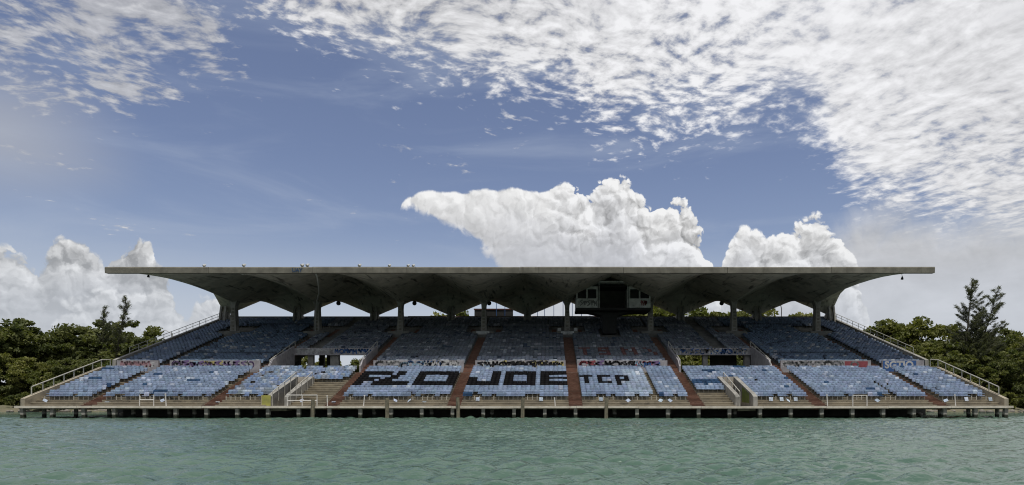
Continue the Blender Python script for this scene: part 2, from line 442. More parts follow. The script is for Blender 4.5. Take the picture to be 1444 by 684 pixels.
n1 = k.noise(k.vmath('MULTIPLY', g, (.06, .10, .1)), 1., 4, .55)
wc = k.mix(k.sstep(n1, .35, .65), (.060, .108, .078), (.080, .132, .098))
k.put(bs.inputs['Base Color'], wc)
k.put(bs.inputs['Roughness'], k.sstep(n1, .38, .66, .05, .13)); bs.inputs['IOR'].default_value = 1.33; bs.inputs['Specular IOR Level'].default_value = .5
b1 = k.node('ShaderNodeBump'); b1.inputs['Strength'].default_value = 1.; b1.inputs['Distance'].default_value = .07
hh = k.add(k.noise(k.vmath('MULTIPLY', g, (1.9, 2.6, 1.)), 1., 3, .5, .3), k.mul(k.noise(k.vmath('MULTIPLY', g, (5.5, 7.5, 1.)), 1., 3, .55, .3), .42))
k.put(b1.inputs['Height'], hh); k.l.new(b1.outputs[0], bs.inputs['Normal'])
water = obj('water', np_mesh('water', V, F, mw, True)); tag(water, 'green lagoon water covered in small choppy ripples', 'water', kind='structure')

# ------------------------------------------------------------------ land behind and beside the stand
mg = mat('shore_ground', (.16, .14, .095), (.08, .085, .045), .5, .95, .4, ((.28, .24, .18), .25, .55, .5))
gx = grid_axis([(-6000, -300, 950), (-300, -160, 20), (-160, 160, 2.), (160, 300, 20), (300, 6000, 950)])
gy = grid_axis([(-26, 60, 1.2), (60, 200, 14), (200, 9000, 1500)])
X, Y = np.meshgrid(gx, gy)
ax = np.abs(X)
shore = np.where(ax < 47, -22., np.where(ax < 56, -22 + (ax - 47) * 2.6, 1.5 + 2 * np.sin(X * .16) + 1.2 * np.sin(X * .41 + 1)))
Z = np.clip((Y - shore) * .16, -1.4, .9)
Z = Z + np.where(Y > 60, 0., .10 * np.sin(X * .9 + Y * 1.3) + .07 * np.sin(X * 2.1 - Y * 1.7))
V = np.stack([X, Y, Z], -1).reshape(-1, 3); ny, nx = X.shape; idx = np.arange(ny * nx).reshape(ny, nx)
F = np.stack([idx[:-1, :-1], idx[:-1, 1:], idx[1:, 1:], idx[1:, :-1]], -1).reshape(-1, 4)
ground = obj('ground', np_mesh('ground', V, F, mg, True)); tag(ground, 'low sandy shore with scrub behind the grandstand', 'ground', kind='structure')

# ------------------------------------------------------------------ the grandstand
stadium = empty('grandstand', (0, 0, 0), 'long concrete grandstand with folded cantilever roof above tiers of steps', 'grandstand')

# --- roof shells: one folded unit on each column
RIDGE = [(-19.8, 17.10), (-17.0, 17.72), (-14.0, 18.32), (-9.2, 19.10), (-4.0, 19.55), (0., 19.72), (3.2, 19.50), (6.4, 18.60), (8.4, 17.05), (9.75, 15.55)]
VALLEY = [(-19.8, 17.10), (-13.0, 17.0), (-6., 16.72), (0., 16.30), (3., 16.75), (9.75, 18.15)]
def roof_z(u, y):
    a, b = interp(y, VALLEY), interp(y, RIDGE)
    return a + (b - a) * u
ys = sorted(set([p[0] for p in RIDGE] + [p[0] for p in VALLEY] + list(np.linspace(ROOF_F, ROOF_R, 26))))
ys = [y for i, y in enumerate(ys) if i == 0 or y - ys[i - 1] > .2]
if ys[-1] < ROOF_R: ys.append(ROOF_R)
NU = 8
for kx in range(8):
    cx = COLX[kx]; m = MB()
    us = [(-1 + i / NU) for i in range(2 * NU + 1)]
    rows_b, rows_t = [], []
    for y in ys:
        rb, rt = [], []
        for u in us:
            x = cx + u * W / 2 * .9995
            z = roof_z(abs(u), y) + .012 * math.sin(x * 3.1 + y * 1.7)
            rb.append(len(m.v)); m.v.append((x, y, z))
            rt.append(len(m.v)); m.v.append((x, y, z + .24))
        rows_b.append(rb); rows_t.append(rt)
    for i in range(len(ys) - 1):
        for j in range(2 * NU):
            m.f.append((rows_b[i][j], rows_b[i + 1][j], rows_b[i + 1][j + 1], rows_b[i][j + 1]))
            m.f.append((rows_t[i][j], rows_t[i][j + 1], rows_t[i + 1][j + 1], rows_t[i + 1][j]))
        for j in (0, 2 * NU):
            m.f.append((rows_b[i][j], rows_t[i][j], rows_t[i + 1][j], rows_b[i + 1][j]))
    for i in (0, len(ys) - 1):
        for j in range(2 * NU):
            m.f.append((rows_b[i][j], rows_b[i][j + 1], rows_t[i][j + 1], rows_t[i][j]))
    m.mi = [0] * len(m.f)
    shell = m.build('roof_shell', M_roof, stadium)
    # edge beam of this unit
    m = MB()
    x0, x1 = cx - W / 2 + .02, cx + W / 2 - .02
    dzj = rng.uniform(-.03, .03)
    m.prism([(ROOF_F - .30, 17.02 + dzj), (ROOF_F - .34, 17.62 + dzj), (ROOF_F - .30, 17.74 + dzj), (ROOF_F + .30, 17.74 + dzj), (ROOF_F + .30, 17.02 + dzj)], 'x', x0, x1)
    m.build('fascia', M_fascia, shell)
# --- raised tips at the two ends stay in the fascia; columns
for kx, cx in enumerate(COLX):
    m = MB()
    zb, zt = 11.2, 16.62
    prof = [(zb, .46), (13.4, .40), (15.3, .31), (16.0, .36), (zt, .62)]
    for (za, ha), (zc, hc) in zip(prof, prof[1:]):
        m.hexa([(cx - ha, -.55, za), (cx + ha, -.55, za), (cx + ha, .55, za), (cx - ha, .55, za),
                (cx - hc, -.55, zc), (cx + hc, -.55, zc), (cx + hc, .55, zc), (cx - hc, .55, zc)])
    c = m.build('column', M_col, stadium)
    m = MB()
    m.box(cx - 1.55, cx + 1.55, -1.75, .95, 10.6, 11.95)
    m.build('column_plinth', M_upstep, c)
    m = MB()
    for q in range(7): m.box(cx - .2, cx + .2, -.566, -.552, 12.2 + q * .5, 12.2 + q * .5 + .32)
    m.build('panel_recess', M_pile, c)
    if kx in (3, 4):
        m = MB(); m.box(cx - .95, cx + .95, -1.79, -1.752, 11.45, 11.92); m.build('white_panel', M_bwhite, c)
    if kx == 4:
        for s in (-1, 1):
            m = MB(); m.box(cx + s * 1.2 - .25, cx + s * 1.2 + .25, -1.9, -1.62, 11.97, 12.40); m.build('white_box', PAINTS['white'], c)
# --- rear struts
for q in range(9):
    cx = -HALF + q * W; cx = max(-HALF + .5, min(HALF - .5, cx)); m = MB()
    m.hexa([(cx - .75, 8.3, 14.2), (cx + .75, 8.3, 14.2), (cx + .75, 10.3, 14.2), (cx - .75, 10.3, 14.2),
            (cx - .5, 9.0, 16.1), (cx + .5, 9.0, 16.1), (cx + .5, 9.85, 15.75), (cx - .5, 9.85, 15.75)])
    for s in (-1, 1):
        m.hexa([(cx + s * .2, 7.6, 14.2), (cx + s * .5, 7.6, 14.2), (cx + s * .5, 8.0, 14.2), (cx + s * .2, 8.0, 14.2),
                (cx + s * .2, 8.3, 17.0), (cx + s * .5, 8.3, 17.0), (cx + s * .5, 8.7, 16.7), (cx + s * .2, 8.7, 16.7)])
    m.build('rear_strut', M_col, stadium)

# --- tiers of steps
def spans(x0, x1, holes):
    out = [(x0, x1)]
    for a, b in holes:
        nxt = []
        for p, q in out:
            if b <= p or a >= q: nxt.append((p, q)); continue
            if a > p: nxt.append((p, a))
            if b < q: nxt.append((b, q))
        out = nxt
    return out
m = MB()
for i in range(-2, LN):
    holes = [(c - AH, c + AH) for c in COLX] + ([(a - .25, b + .25) for a, b in PITS.values()] if i < PIT_ROWS else [])
    for a, b in spans(-HALF, HALF, holes):
        m.box(a, b, ly(i), ly(i) + LDY + .12, lz(i) - .45, lz(i) - .062)
        m.box(a, b, ly(i) - .055, ly(i) + LDY + .02, lz(i) - .06, lz(i))
m.build('lower_tier', M_step, stadium)
m = MB()
for j in range(UN):
    holes = [(c - AH, c + AH) for c in COLX] if j < 21 else ([(c - 1.55 - .75, c - 1.55) for c in COLX] + [(c + 1.55, c + 1.55 + .75) for c in COLX] + ([(c - 1.54, c + 1.54) for c in COLX] if j < 24 else []) if j < 28 else [])
    if j < VROWS: holes += [(COLX[1] + AH, COLX[2] - AH), (COLX[5] + AH, COLX[6] - AH)]
    for a, b in spans(-HALF, HALF, holes):
        m.box(a, b, uy(j), uy(j) + UDY + .12, uz(j) - .42, uz(j))
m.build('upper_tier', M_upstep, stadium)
# stairs in the aisles
for cx in COLX:
    m = MB()
    for i in range(-2, LN):
        for h in (0, 1):
            m.box(cx - AH + .01, cx + AH - .01, ly(i) + h * LDY / 2, ly(i) + LDY / 2 * (h + 1) + .1, lz(i) - .5, lz(i) - .125 + .125 * h)
            m.box(cx - AH + .02, cx + AH - .02, ly(i) + h * LDY / 2 - .035, ly(i) + h * LDY / 2 + .05, lz(i) - .165 + .125 * h, lz(i) - .122 + .125 * h, 1)
    m.build('aisle_stair', [M_aisle, M_nose], stadium)
    m = MB()
    for j in range(21):
        for h in (0, 1):
            m.box(cx - AH + .01, cx + AH - .01, uy(j) + h * UDY / 2, uy(j) + UDY / 2 * (h + 1) + .1, uz(j) - .5, uz(j) - .125 + .125 * h)
            m.box(cx - AH + .02, cx + AH - .02, uy(j) + h * UDY / 2 - .035, uy(j) + h * UDY / 2 + .05, uz(j) - .165 + .125 * h, uz(j) - .122 + .125 * h, 1)
    for j in range(-4, 0):
        m.box(cx - AH + .01, cx + AH - .01, UY0 + (j) * .3 - .12, UY0 + (j + 1) * .3 + .0, 5.0, UZ0 - .125 + .17 * j)
    m.build('aisle_stair', [M_aisle, M_nose], stadium)
    for s in (-1, 1):
        m = MB()
        for j in range(21, 28):
            for h in (0, 1):
                x0 = cx + s * 1.925
                m.box(x0 - .37, x0 + .37, uy(j) + h * UDY / 2, uy(j) + UDY / 2 * (h + 1) + .1, uz(j) - .5, uz(j) - .125 + .125 * h)
        m.build('aisle_stair', M_aisle, stadium)
# cross walkway
m = MB(); m.box(-HALF, HALF, ly(LN) + .13, UY0 + 8.0, 4.75, 5.12); m.build('walkway', M_upstep, stadium)
# raking beams and posts under the upper tier
for cx in COLX + [-HALF + .4, HALF - .4]:
    m = MB()
    m.prism([(-17.9, 5.0), (-17.9, uz(0) - .5), (9.6, uz(34) - .6), (9.6, uz(34) - 1.9), (-12, 6.2)], 'x', cx - .3, cx + .3)
    m.build('raking_beam', M_under, stadium)
    for yy in (-8., 2.0, 9.0):
        m = MB(); m.box(cx - .35, cx + .35, yy - .35, yy + .35, -1., interp(yy, [(-17.9, 5.2), (9.6, 13.)])); m.build('post', M_under, stadium)
# dark service wall below the seats
m = MB()
for a, b in ((-HALF + .5, -HALF + 5), (HALF - 5, HALF - .5)):
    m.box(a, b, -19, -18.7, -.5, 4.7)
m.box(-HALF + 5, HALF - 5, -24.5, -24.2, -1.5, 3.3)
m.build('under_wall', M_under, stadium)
# rear parapet
m = MB(); m.box(-HALF, HALF, 9.93, 10.18, 13.9, 15.56); m.build('rear_parapet', M_upstep, stadium)
m = MB(); m.box(-HALF + 30, HALF - 30, 9.98, 10.13, 15.562, 15.62); m.build('parapet_cap', M_red, stadium)

# --- graffiti strokes
def squiggles(name, mats_w, x0, x1, z0, z1, y, parent, step=.75, lw=.07, seed=0, rounds=1):
    """painted strokes on a wall that faces the water"""
    r = random.Random(seed); mats = [PAINTS[q] for q in mats_w]
    m = MB(); lay = 0
    for rd in range(rounds):
        x = x0 + .1 + r.uniform(0, .3); cur = r.randrange(len(mats))
        while x < x1 - step:
            if r.random() < .22: cur = r.randrange(len(mats))
            wd = step * r.uniform(.7, 1.1); hgt = (z1 - z0) * r.uniform(.6, .95); zb = z0 + (z1 - z0 - hgt) * r.random()
            kind = r.randrange(4); pts = []
            if kind == 0:
                a0 = r.uniform(0, 6.28); sp = r.uniform(3.5, 6.)
                pts = [(x + wd / 2 + wd * .4 * math.cos(a0 + sp * t / 9), zb + hgt / 2 + hgt * .45 * math.sin(a0 + sp * t / 9)) for t in range(10)]
            elif kind == 1:
                pts = [(x + wd * (.1 + .8 * t / 9), zb + hgt * (.5 + .45 * math.sin(t * r.choice((1.05, 1.4))))) for t in range(10)]
            elif kind == 2:
                pts = [(x + wd * .2, zb), (x + wd * .25, zb + hgt), (x + wd * .5, zb + hgt * .4), (x + wd * .75, zb + hgt), (x + wd * .8, zb)]
            else:
                pts = [(x + wd * .8, zb + hgt), (x + wd * .2, zb + hgt * .8), (x + wd * .8, zb + hgt * .35), (x + wd * .2, zb)]
            hw = lw * r.uniform(.7, 1.5); lay += 1; yy = y - .004 - .0006 * (lay % 20)
            for (ax_, az_), (bx_, bz_) in zip(pts, pts[1:]):
                d = Vector((bx_ - ax_, bz_ - az_)); L = d.length
                if L < 1e-4: continue
                d /= L; nn = Vector((-d.y, d.x)) * hw; e = d * hw * .5
                m.face_pts([(ax_ - e.x + nn.x, yy, az_ - e.y + nn.y), (ax_ - e.x - nn.x, yy, az_ - e.y - nn.y),
                            (bx_ + e.x - nn.x, yy, bz_ + e.y - nn.y), (bx_ + e.x + nn.x, yy, bz_ + e.y + nn.y)], cur)
            x += wd * r.uniform(.75, 1.05)
    return m.build(name, mats, parent, recalc=False)
def text_mesh(name, body, size, material, extrude=.004, bold=.0):
    c = bpy.data.curves.new(name, 'FONT'); c.body = body; c.size = size; c.extrude = extrude; c.offset = bold; c.resolution_u = 3
    t = bpy.data.objects.new(name + '_tmp', c); COL.objects.link(t)
    dg = bpy.context.evaluated_depsgraph_get(); dg.update()
    me = bpy.data.meshes.new_from_object(t.evaluated_get(dg)); me.name = name
    bpy.data.objects.remove(t); me.materials.clear(); me.materials.append(material)
    return me

# --- front wall of the upper tier, section by section
WALLP = {0: ('grey', 'pink', 'white'), 1: ('white', 'black', 'yellow', 'purple', 'sky'), 3: ('white', 'purple', 'green', 'sky', 'blue', 'white', 'grey'), 4: ('black', 'white', 'black', 'yellow', 'sky'),
         5: ('blue', 'white', 'red', 'purple', 'black', 'sky'), 7: ('white', 'grey', 'pink', 'white'), 8: ('white', 'grey', 'pink')}
for s, (a, b) in enumerate(SECT):
    if s in (2, 6): continue
    m = MB(); m.box(a, b, UY0 - .32, UY0 - .02, 4.9, 6.66)
    wl = m.build('front_wall', M_wall, stadium)
    squiggles('graffiti', WALLP[s], a + (4.3 if s == 8 else 0), b, 5.72, 6.6, UY0 - .32, wl, 1.25, .10, 40 + s, 2)
    if s == 4:
        squiggles('graffiti', ('black', 'white', 'black'), a, b, 5.8, 6.55, UY0 - .335, wl, 1.0, .085, 91, 1)
    if s == 8:
        m = MB(); m.box(a + .05, a + 4.1, UY0 - .345, UY0 - .338, 5.3, 6.62); m.build('blue_paint', PAINTS['blue'], wl)
        me = text_mesh('lettering', 'SGTIO', 1.25, PAINTS['white'], .003, .045)
        o = obj('lettering', me, wl, (a + .25, UY0 - .352, 5.72), (R(90), 0, 0))
        o.scale = (.98, .95, 1)
    if s == 7:
        m = MB(); m.box(b - 3.2, b - .4, UY0 - .335, UY0 - .330, 5.4, 6.55); m.build('red_paint', PAINTS['red'], wl)
# --- the two openings: beam, pillars, cheek walls
for (a, b), sd0 in (((COLX[1] + AH, COLX[2] - AH), 3), ((COLX[5] + AH, COLX[6] - AH), 5)):
    m = MB(); m.box(a, b, uy(VROWS) - .35, uy(VROWS) - .02, 7.78, 8.72)
    bm_ = m.build('lintel_beam', M_wall, stadium)
    squiggles('graffiti', ('black', 'white', 'grey', 'blue', 'white'), a, b, 7.9, 8.65, uy(VROWS) - .35, bm_, .8, .07, sd0, 2)
    for px_c in ((a + 2.0, .35), (a + 5.2, .55)) if sd0 == 3 else ((a + 5.0, .32), (b - .4, .35)):
        m = MB(); m.box(px_c[0] - px_c[1], px_c[0] + px_c[1], uy(VROWS) + .2, uy(VROWS) + .9, 5.0, 8.0); m.build('pillar', M_col, stadium)
    for x in (a, b):
        m = MB(); m.prism([(UY0 - 1.1, 5.1), (UY0 - 1.1, 5.95), (UY0 - .2, 6.75), (uy(VROWS) - .36, 8.95), (uy(VROWS) - .36, 5.1)], 'x', x - .12, x + .12)
        m.build('cheek_wall', M_wall, stadium)
    # closed-off rear part of the opening
    m = MB()
    x0, x1 = (a + 2.6, a + 3.6) if sd0 == 3 else (b - 4.2, b - .5)
    m.box(x0, x1, -6., -5.7, 5.1, 9.6)
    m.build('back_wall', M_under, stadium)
# --- ramps cut into the lower tier
for sct, (a, b) in PITS.items():
    ye = ly(PIT_ROWS)
    for sd0, x in ((0, a), (1, b)):
        m = MB()
        m.prism([(-32.4, 1.0), (-32.4, 2.15), (-31.8, 2.45), (ye, lz(PIT_ROWS) + .62), (ye, 1.0)], 'x', x - .22, x + .22)
        pw = m.build('ramp_wall', M_col, stadium)
        inner = x + (.222 if sd0 == 0 else -.222)
        if sct == 2 and sd0 == 0:
            m = MB(); m.box(x - .7, x + .2, -32.46, -32.402, 1.22, 2.3); m.build('end_face', M_yellow, pw)
            m = MB(); m.box(x - .8, x - .222, -32.40, -30.4, 1.22, 2.28); m.build('end_block', M_step, pw)
        if sct == 6 and sd0 == 1:
            m = MB(); m.prism([(-31.0, 1.5), (-31.0, 2.5), (-28.4, 3.25), (-28.4, 1.6)], 'x', inner - .012, inner - .002); m.build('green_patch', M_green, pw)
    m = MB(); m.box(a - .2, b + .2, ye - .05, ye + .2, 3.1, lz(PIT_ROWS) + .6)
    m.box(a - .2, a + .35, ye - .05, ye + .2, 1.0, 3.1); m.box(b - .1, b + .2, ye - .05, ye + .2, 1.0, 3.1)
    m.build('doorway_wall', M_deck, stadium)
    m = MB(); m.box(a, b, -32.4, ye + 4, .7, 1.15); m.build('ramp_floor', M_step, stadium)
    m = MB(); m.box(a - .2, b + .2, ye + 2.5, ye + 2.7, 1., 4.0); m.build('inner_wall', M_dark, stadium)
# --- sloping side kerbs
for s in (-1, 1):
    m = MB(); x0, x1 = sorted((s * (HALF - .12), s * (HALF + .3)))
    m.prism([(-32.6, .9), (-32.6, 1.95), (-31.4, 2.35), (ly(LN), lz(LN) + .45), (UY0, lz(LN) + .6), (UY0, 4.4), (-27, 1.6)], 'x', x0, x1)
    m.build('side_kerb', M_step, stadium)
    m = MB()
    m.prism([(UY0, 4.8), (UY0, UZ0 + .75), (9.9, uz(34) + .95), (9.9, uz(34) - .8)], 'x', x0, x1)
    m.build('side_kerb', M_col, stadium)

# --- press box hung under the roof
PBX0, PBX1, PBY0, PBY1 = 7.35, 18.15, -3.6, .9
m = MB()
m.box(PBX0, PBX1, PBY0, PBY1, 14.75, 15.12)
pb = m.build('press_box', M_dark, stadium)
m = MB(); m.box(PBX0 + .1, PBX1 - .1, PBY1 - .2, PBY1, 15.121, 18.2); m.build('back_wall', M_under, pb)
m = MB(); m.box(PBX0 + 2.4, PBX1 - 2.4, PBY0 - .9, PBY1, 18.62, 18.82); m.build('canopy', M_bwhite, pb)
m = MB(); m.box(PBX0, PBX1, PBY0, PBY1, 18.2, 18.32); m.build('ceiling', M_dark, pb)
def room(x0, x1, red):
    y = PBY0
    m = MB()
    m.box(x0, x1, y, y + .1, 15.121, 16.45)
    m.box(x0, x1, y, y + .1, 17.78, 18.199)
    for xx in (x0, (x0 + x1) / 2 - .1, x1 - .2): m.box(xx, xx + .2, y + .002, y + .1, 16.45, 17.78)
    m.box(x0, x0 + .1, y + .1, PBY1 - .2, 15.121, 18.199); m.box(x1 - .1, x1, y + .1, PBY1 - .2, 15.121, 18.199)
    wl = m.build('room_wall', M_bwhite, pb)
    squiggles('graffiti', ('red', 'grey') if red else ('grey', 'black'), x0 + (1.5 if red else .2), x1, 15.3, 16.3, y, wl, .55, .06, 12 + red, 1)
room(PBX0 + .05, PBX0 + 3.15, 0); room(PBX1 - 3.2, PBX1 - .05, 1)
glass = mat('dark_window_glass', (.012, .014, .016), (.02, .022, .024), 2., .12, spec=.5)
for x0 in (PBX0 + .27, PBX0 + 1.72, PBX1 - 2.98, PBX1 - 1.50):
    m = MB(); m.box(x0, x0 + 1.24, PBY0 + .05, PBY0 + .07, 16.46, 17.77); m.build('window_pane', glass, pb)
for x in (PBX0 + 3.35, PBX1 - 3.35):
    m = MB(); m.box(x - .06, x + .06, PBY0, PBY0 + .12, 15.122, 18.6); m.build('post', M_bwhite, pb)
m = MB()
cx = 12.4
for (za, ha), (zc, hc) in zip([(11.6, 1.0), (13.6, 1.0), (14.3, 1.3), (14.749, 3.2)], [(13.6, 1.0), (14.3, 1.3), (14.749, 3.2)]):
    m.hexa([(cx - ha, -1.6, za), (cx + ha, -1.6, za), (cx + ha, .8, za), (cx - ha, .8, za), (cx - hc, -1.6, zc), (cx + hc, -1.6, zc), (cx + hc, .8, zc), (cx - hc, .8, zc)])
m.build('support_stalk', M_dark, pb)

# ------------------------------------------------------------------ seats
prof = [(.14, .37), (.12, .41), (.17, .445), (.48, .415), (.545, .46), (.565, .66), (.655, .80), (.695, .83), (.685, .77), (.590, .43), (.52, .375)]
SW = .243
def seat_geo():
    n = len(prof); v = []; f = []
    for x in (-SW, SW): v += [(x, y, z) for y, z in prof]
    for i in range(n):
        f.append((i, i + n, (i + 1) % n + n, (i + 1) % n))
    # end caps as quads strips of the open shell
    front, back = [0, 1, 2, 3, 4, 5, 6], [0, 0, 10, 10, 9, 8, 7]
    for o, flip in ((0, False), (n, True)):
        for q in range(6):
            a, b, c, d = front[q], front[q + 1], back[q + 1], back[q]
            q4 = (a + o, b + o, c + o, d + o)
            if len(set(q4)) == 3: q4 = tuple(dict.fromkeys(q4))
            f.append(q4[::-1] if flip else q4)
    return v, f
def add_box_np(v, f, x0, x1, y0, y1, z0, z1):
    b = len(v); v += [(x0, y0, z0), (x1, y0, z0), (x1, y1, z0), (x0, y1, z0), (x0, y0, z1), (x1, y0, z1), (x1, y1, z1), (x0, y1, z1)]
    for q in ((0, 1, 5, 4), (1, 2, 6, 5), (2, 3, 7, 6), (3, 0, 4, 7)): f.append(tuple(b + i for i in q))
sv, sf = seat_geo()
add_box_np(sv, sf, -.03, .03, .33, .40, 0., .395)
tri = []
for q in sf:
    for a in range(1, len(q) - 1): tri.append((q[0], q[a], q[a + 1]))
SV = np.array(sv); STRI = np.array(tri)

# colours and gaps
JOE = ["#####..", ".....##", ".....##"]
def letters():
    """black painted seats: (section, row, seat)"""
    S = set()
    top = 10                                   # row of the letters' top line
    def put(sec, r, c0, c1):
        for c in range(c0, c1 + 1): S.add((sec, top - r, c))
    # J O E
    for r in range(7):
        put(4, r, 5, 6)
        if r >= 3: put(4, r, 0, 1)
        if r >= 5: put(4, r, 0, 6)
        if r < 2 or r > 4: put(4, r, 8, 14)
        else: put(4, r, 8, 9); put(4, r, 13, 14)
        put(4, r, 16, 17)
        if r in (0, 1, 3, 5, 6): put(4, r, 18, 21)
    # F L O
    for r in range(7):
        put(3, r, 0, 1)
        if r < 2: put(3, r, 0, 6)
        if r in (3, 4): put(3, r, 0, 4 if r == 3 else 3)
        put(3, r, *[(8, 9), (8, 9), (7, 8), (6, 8), (5, 7), (4, 11), (4, 11)][r])
        if r < 2 or r > 4: put(3, r, 13, 21)
        else: put(3, r, 13, 14); put(3, r, 20, 21)
    # T C P
    for r in range(2, 6):
        put(5, r, 1, 1)
        if r == 2: put(5, r, 0, 2)
        put(5, r, 4, 4)
        if r in (2, 5): put(5, r, 4, 6)
    for r in range(2, 7): put(5, r, 8, 8)
    put(5, 2, 8, 10); put(5, 3, 10, 10); put(5, 4, 8, 10)
    return S
BLACKS = letters()
SEATS = []      # (x, y, z, colour, tier, sec, row, col)
def jitter(c, s): 
    k_ = 1 + rng.uniform(-s, s); return tuple(max(.004, q * k_ * (1 + rng.uniform(-.03, .03))) for q in c)
BLUE, NAVY, PALE, GREYB = (.168, .218, .308), (.028, .060, .12), (.31, .36, .44), (.17, .20, .24)
for s, (a, b) in enumerate(SECT):
    n = int((b - a + .01) / .5); x0 = a + ((b - a) - n * .5) / 2 + .25
    for i in range(LN):
        run = 0
        for c in range(n):
            x = x0 + c * .5
            if s in PITS and i < PIT_ROWS and PITS[s][0] - .55 < x < PITS[s][1] + .55: continue
            if s == 2 and i < 8 and x > PITS[2][1]: continue
            if s == 6 and i < 3 and x < PITS[6][0]: continue
            if s == 5 and c in (15,): continue
            if s == 7 and i < 7 and c == 15: continue
            miss = (.28 if i == 0 else .07 if i == 1 else .032) + (.13 if s == 2 else 0.)
            if s in (3, 4, 5) and 3 <= i < 12 and not (s == 5 and c > 11): miss = 0.
            if rng.random() < miss and (s, i, c) not in BLACKS: continue
            if run > 0: run -= 1; colr = NAVY
            else:
                colr = BLUE
                if rng.random() < .022 and not (s in (3, 4, 5) and i > 2): run = rng.choice((0, 0, 0, 1, 2)); colr = NAVY
            if rng.random() < .05: colr = PALE
            if s == 6 and i in (5, 6) and x < PITS[6][0]: colr = NAVY
            if s == 2: colr = rng.choice((BLUE, BLUE, (.15, .21, .33), GREYB, PALE))
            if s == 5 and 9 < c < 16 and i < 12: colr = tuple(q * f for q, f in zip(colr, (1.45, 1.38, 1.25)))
            if (s, i, c) in BLACKS: colr = (.006, .006, .007); SEATS.append((x, ly(i), lz(i), jitter(colr, .2), 0, s, i, c)); continue
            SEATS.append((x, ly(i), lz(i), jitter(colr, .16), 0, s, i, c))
UPC = (.142, .162, .192)  # upper-tier seat tints darkened, with the roof's shade put into the colour
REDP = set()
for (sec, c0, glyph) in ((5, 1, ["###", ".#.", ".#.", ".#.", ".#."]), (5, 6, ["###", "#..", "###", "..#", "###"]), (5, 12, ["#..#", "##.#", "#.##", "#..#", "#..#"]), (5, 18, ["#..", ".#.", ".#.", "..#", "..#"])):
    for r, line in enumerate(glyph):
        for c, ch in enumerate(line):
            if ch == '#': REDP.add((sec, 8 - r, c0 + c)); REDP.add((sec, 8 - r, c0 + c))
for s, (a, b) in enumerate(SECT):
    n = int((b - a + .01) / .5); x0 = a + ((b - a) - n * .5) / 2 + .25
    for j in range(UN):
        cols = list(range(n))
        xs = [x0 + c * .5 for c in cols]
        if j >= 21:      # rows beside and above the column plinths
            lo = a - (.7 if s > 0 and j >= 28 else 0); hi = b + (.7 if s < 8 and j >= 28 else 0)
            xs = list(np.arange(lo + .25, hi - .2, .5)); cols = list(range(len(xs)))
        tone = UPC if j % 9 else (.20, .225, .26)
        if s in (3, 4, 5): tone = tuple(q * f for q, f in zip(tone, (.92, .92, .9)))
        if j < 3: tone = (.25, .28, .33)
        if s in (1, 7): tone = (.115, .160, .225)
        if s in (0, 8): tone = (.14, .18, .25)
        for c, x in zip(cols, xs):
            if j < VROWS and s in (2, 6): continue
            if 21 <= j < 28 and any(abs(x - q) < 2.55 for q in COLX): continue
            if s == 2 and -28.7 < x < -26.9: continue
            if s == 6 and 25.2 < x < 27.2: continue
            if s == 5 and j in (17, 20) and 5 < c < 12: continue
            if s == 5 and abs(x - 12.4) < 1.3 and 17 <= j < 25: continue
            if s in (3, 4, 5) and j == 0 and rng.random() < .4: continue
            if rng.random() < .02: continue
            colr = tone
            if rng.random() < .06: colr = (.06, .08, .11)
            elif rng.random() < .06: colr = (.27, .29, .32)
            if s in (1, 7) and j in (5, 28): colr = (.06, .08, .11)
            if (s, j, c) in REDP: colr = (.125, .068, .066)
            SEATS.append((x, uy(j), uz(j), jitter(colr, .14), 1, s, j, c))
# the 300 nearest the water stand singly
SEATS.sort(key=lambda q: (q[4], q[6], q[0]))
near, rest = SEATS[:300], SEATS[300:]
# seat parts
def part_mesh(name, pts, material):
    m = MB(); n = len(pts)
    m.prism(pts, 'x', -SW, SW); me = m.mesh(name, material)
    import bmesh
    bm = bmesh.new(); bm.from_mesh(me); bmesh.ops.recalc_face_normals(bm, faces=bm.faces); bm.to_mesh(me); bm.free()
    return me
me_pan = part_mesh('seat_pan', [(.14, .37), (.12, .41), (.17, .445), (.48, .415), (.548, .45), (.575, .40), (.52, .375)], M_seat)
me_back = part_mesh('backrest', [(.545, .455), (.565, .66), (.655, .80), (.695, .83), (.685, .77), (.590, .43)], M_seat)
m = MB(); m.box(-.03, .03, .33, .40, 0., .372); m.box(-.03, .03, .33, .60, .345, .368); me_leg = m.mesh('leg', M_rail)
SECNAME = {0: 'of dark tree end block', 1: 'of block beside dark tree end', 2: 'of yellow ramp block', 3: 'below the letters FLO', 4: 'below the letters JOE', 5: 'below the letters TCP',
           6: 'of green ramp block', 7: 'below the pale pink wall', 8: 'of blue graffiti end block'}
SECREF = {0: ('stair', 1), 1: ('yellow ramp', 1), 2: ('FLO', 1), 3: ('JOE', 1), 4: ('TCP', 1), 5: ('JOE', -1), 6: ('TCP', -1), 7: ('green ramp', -1), 8: ('stair', -1)}
ROWNAME = {0: 'front row', 1: 'second row', 2: 'third row', 3: 'fourth row'}
def ordinal(n): return f"{n}{'th' if 10 <= n % 100 <= 20 else {1: 'st', 2: 'nd', 3: 'rd'}.get(n % 10, 'th')}"
by = {}
for q in near: by.setdefault((q[5], q[6]), []).append(q)
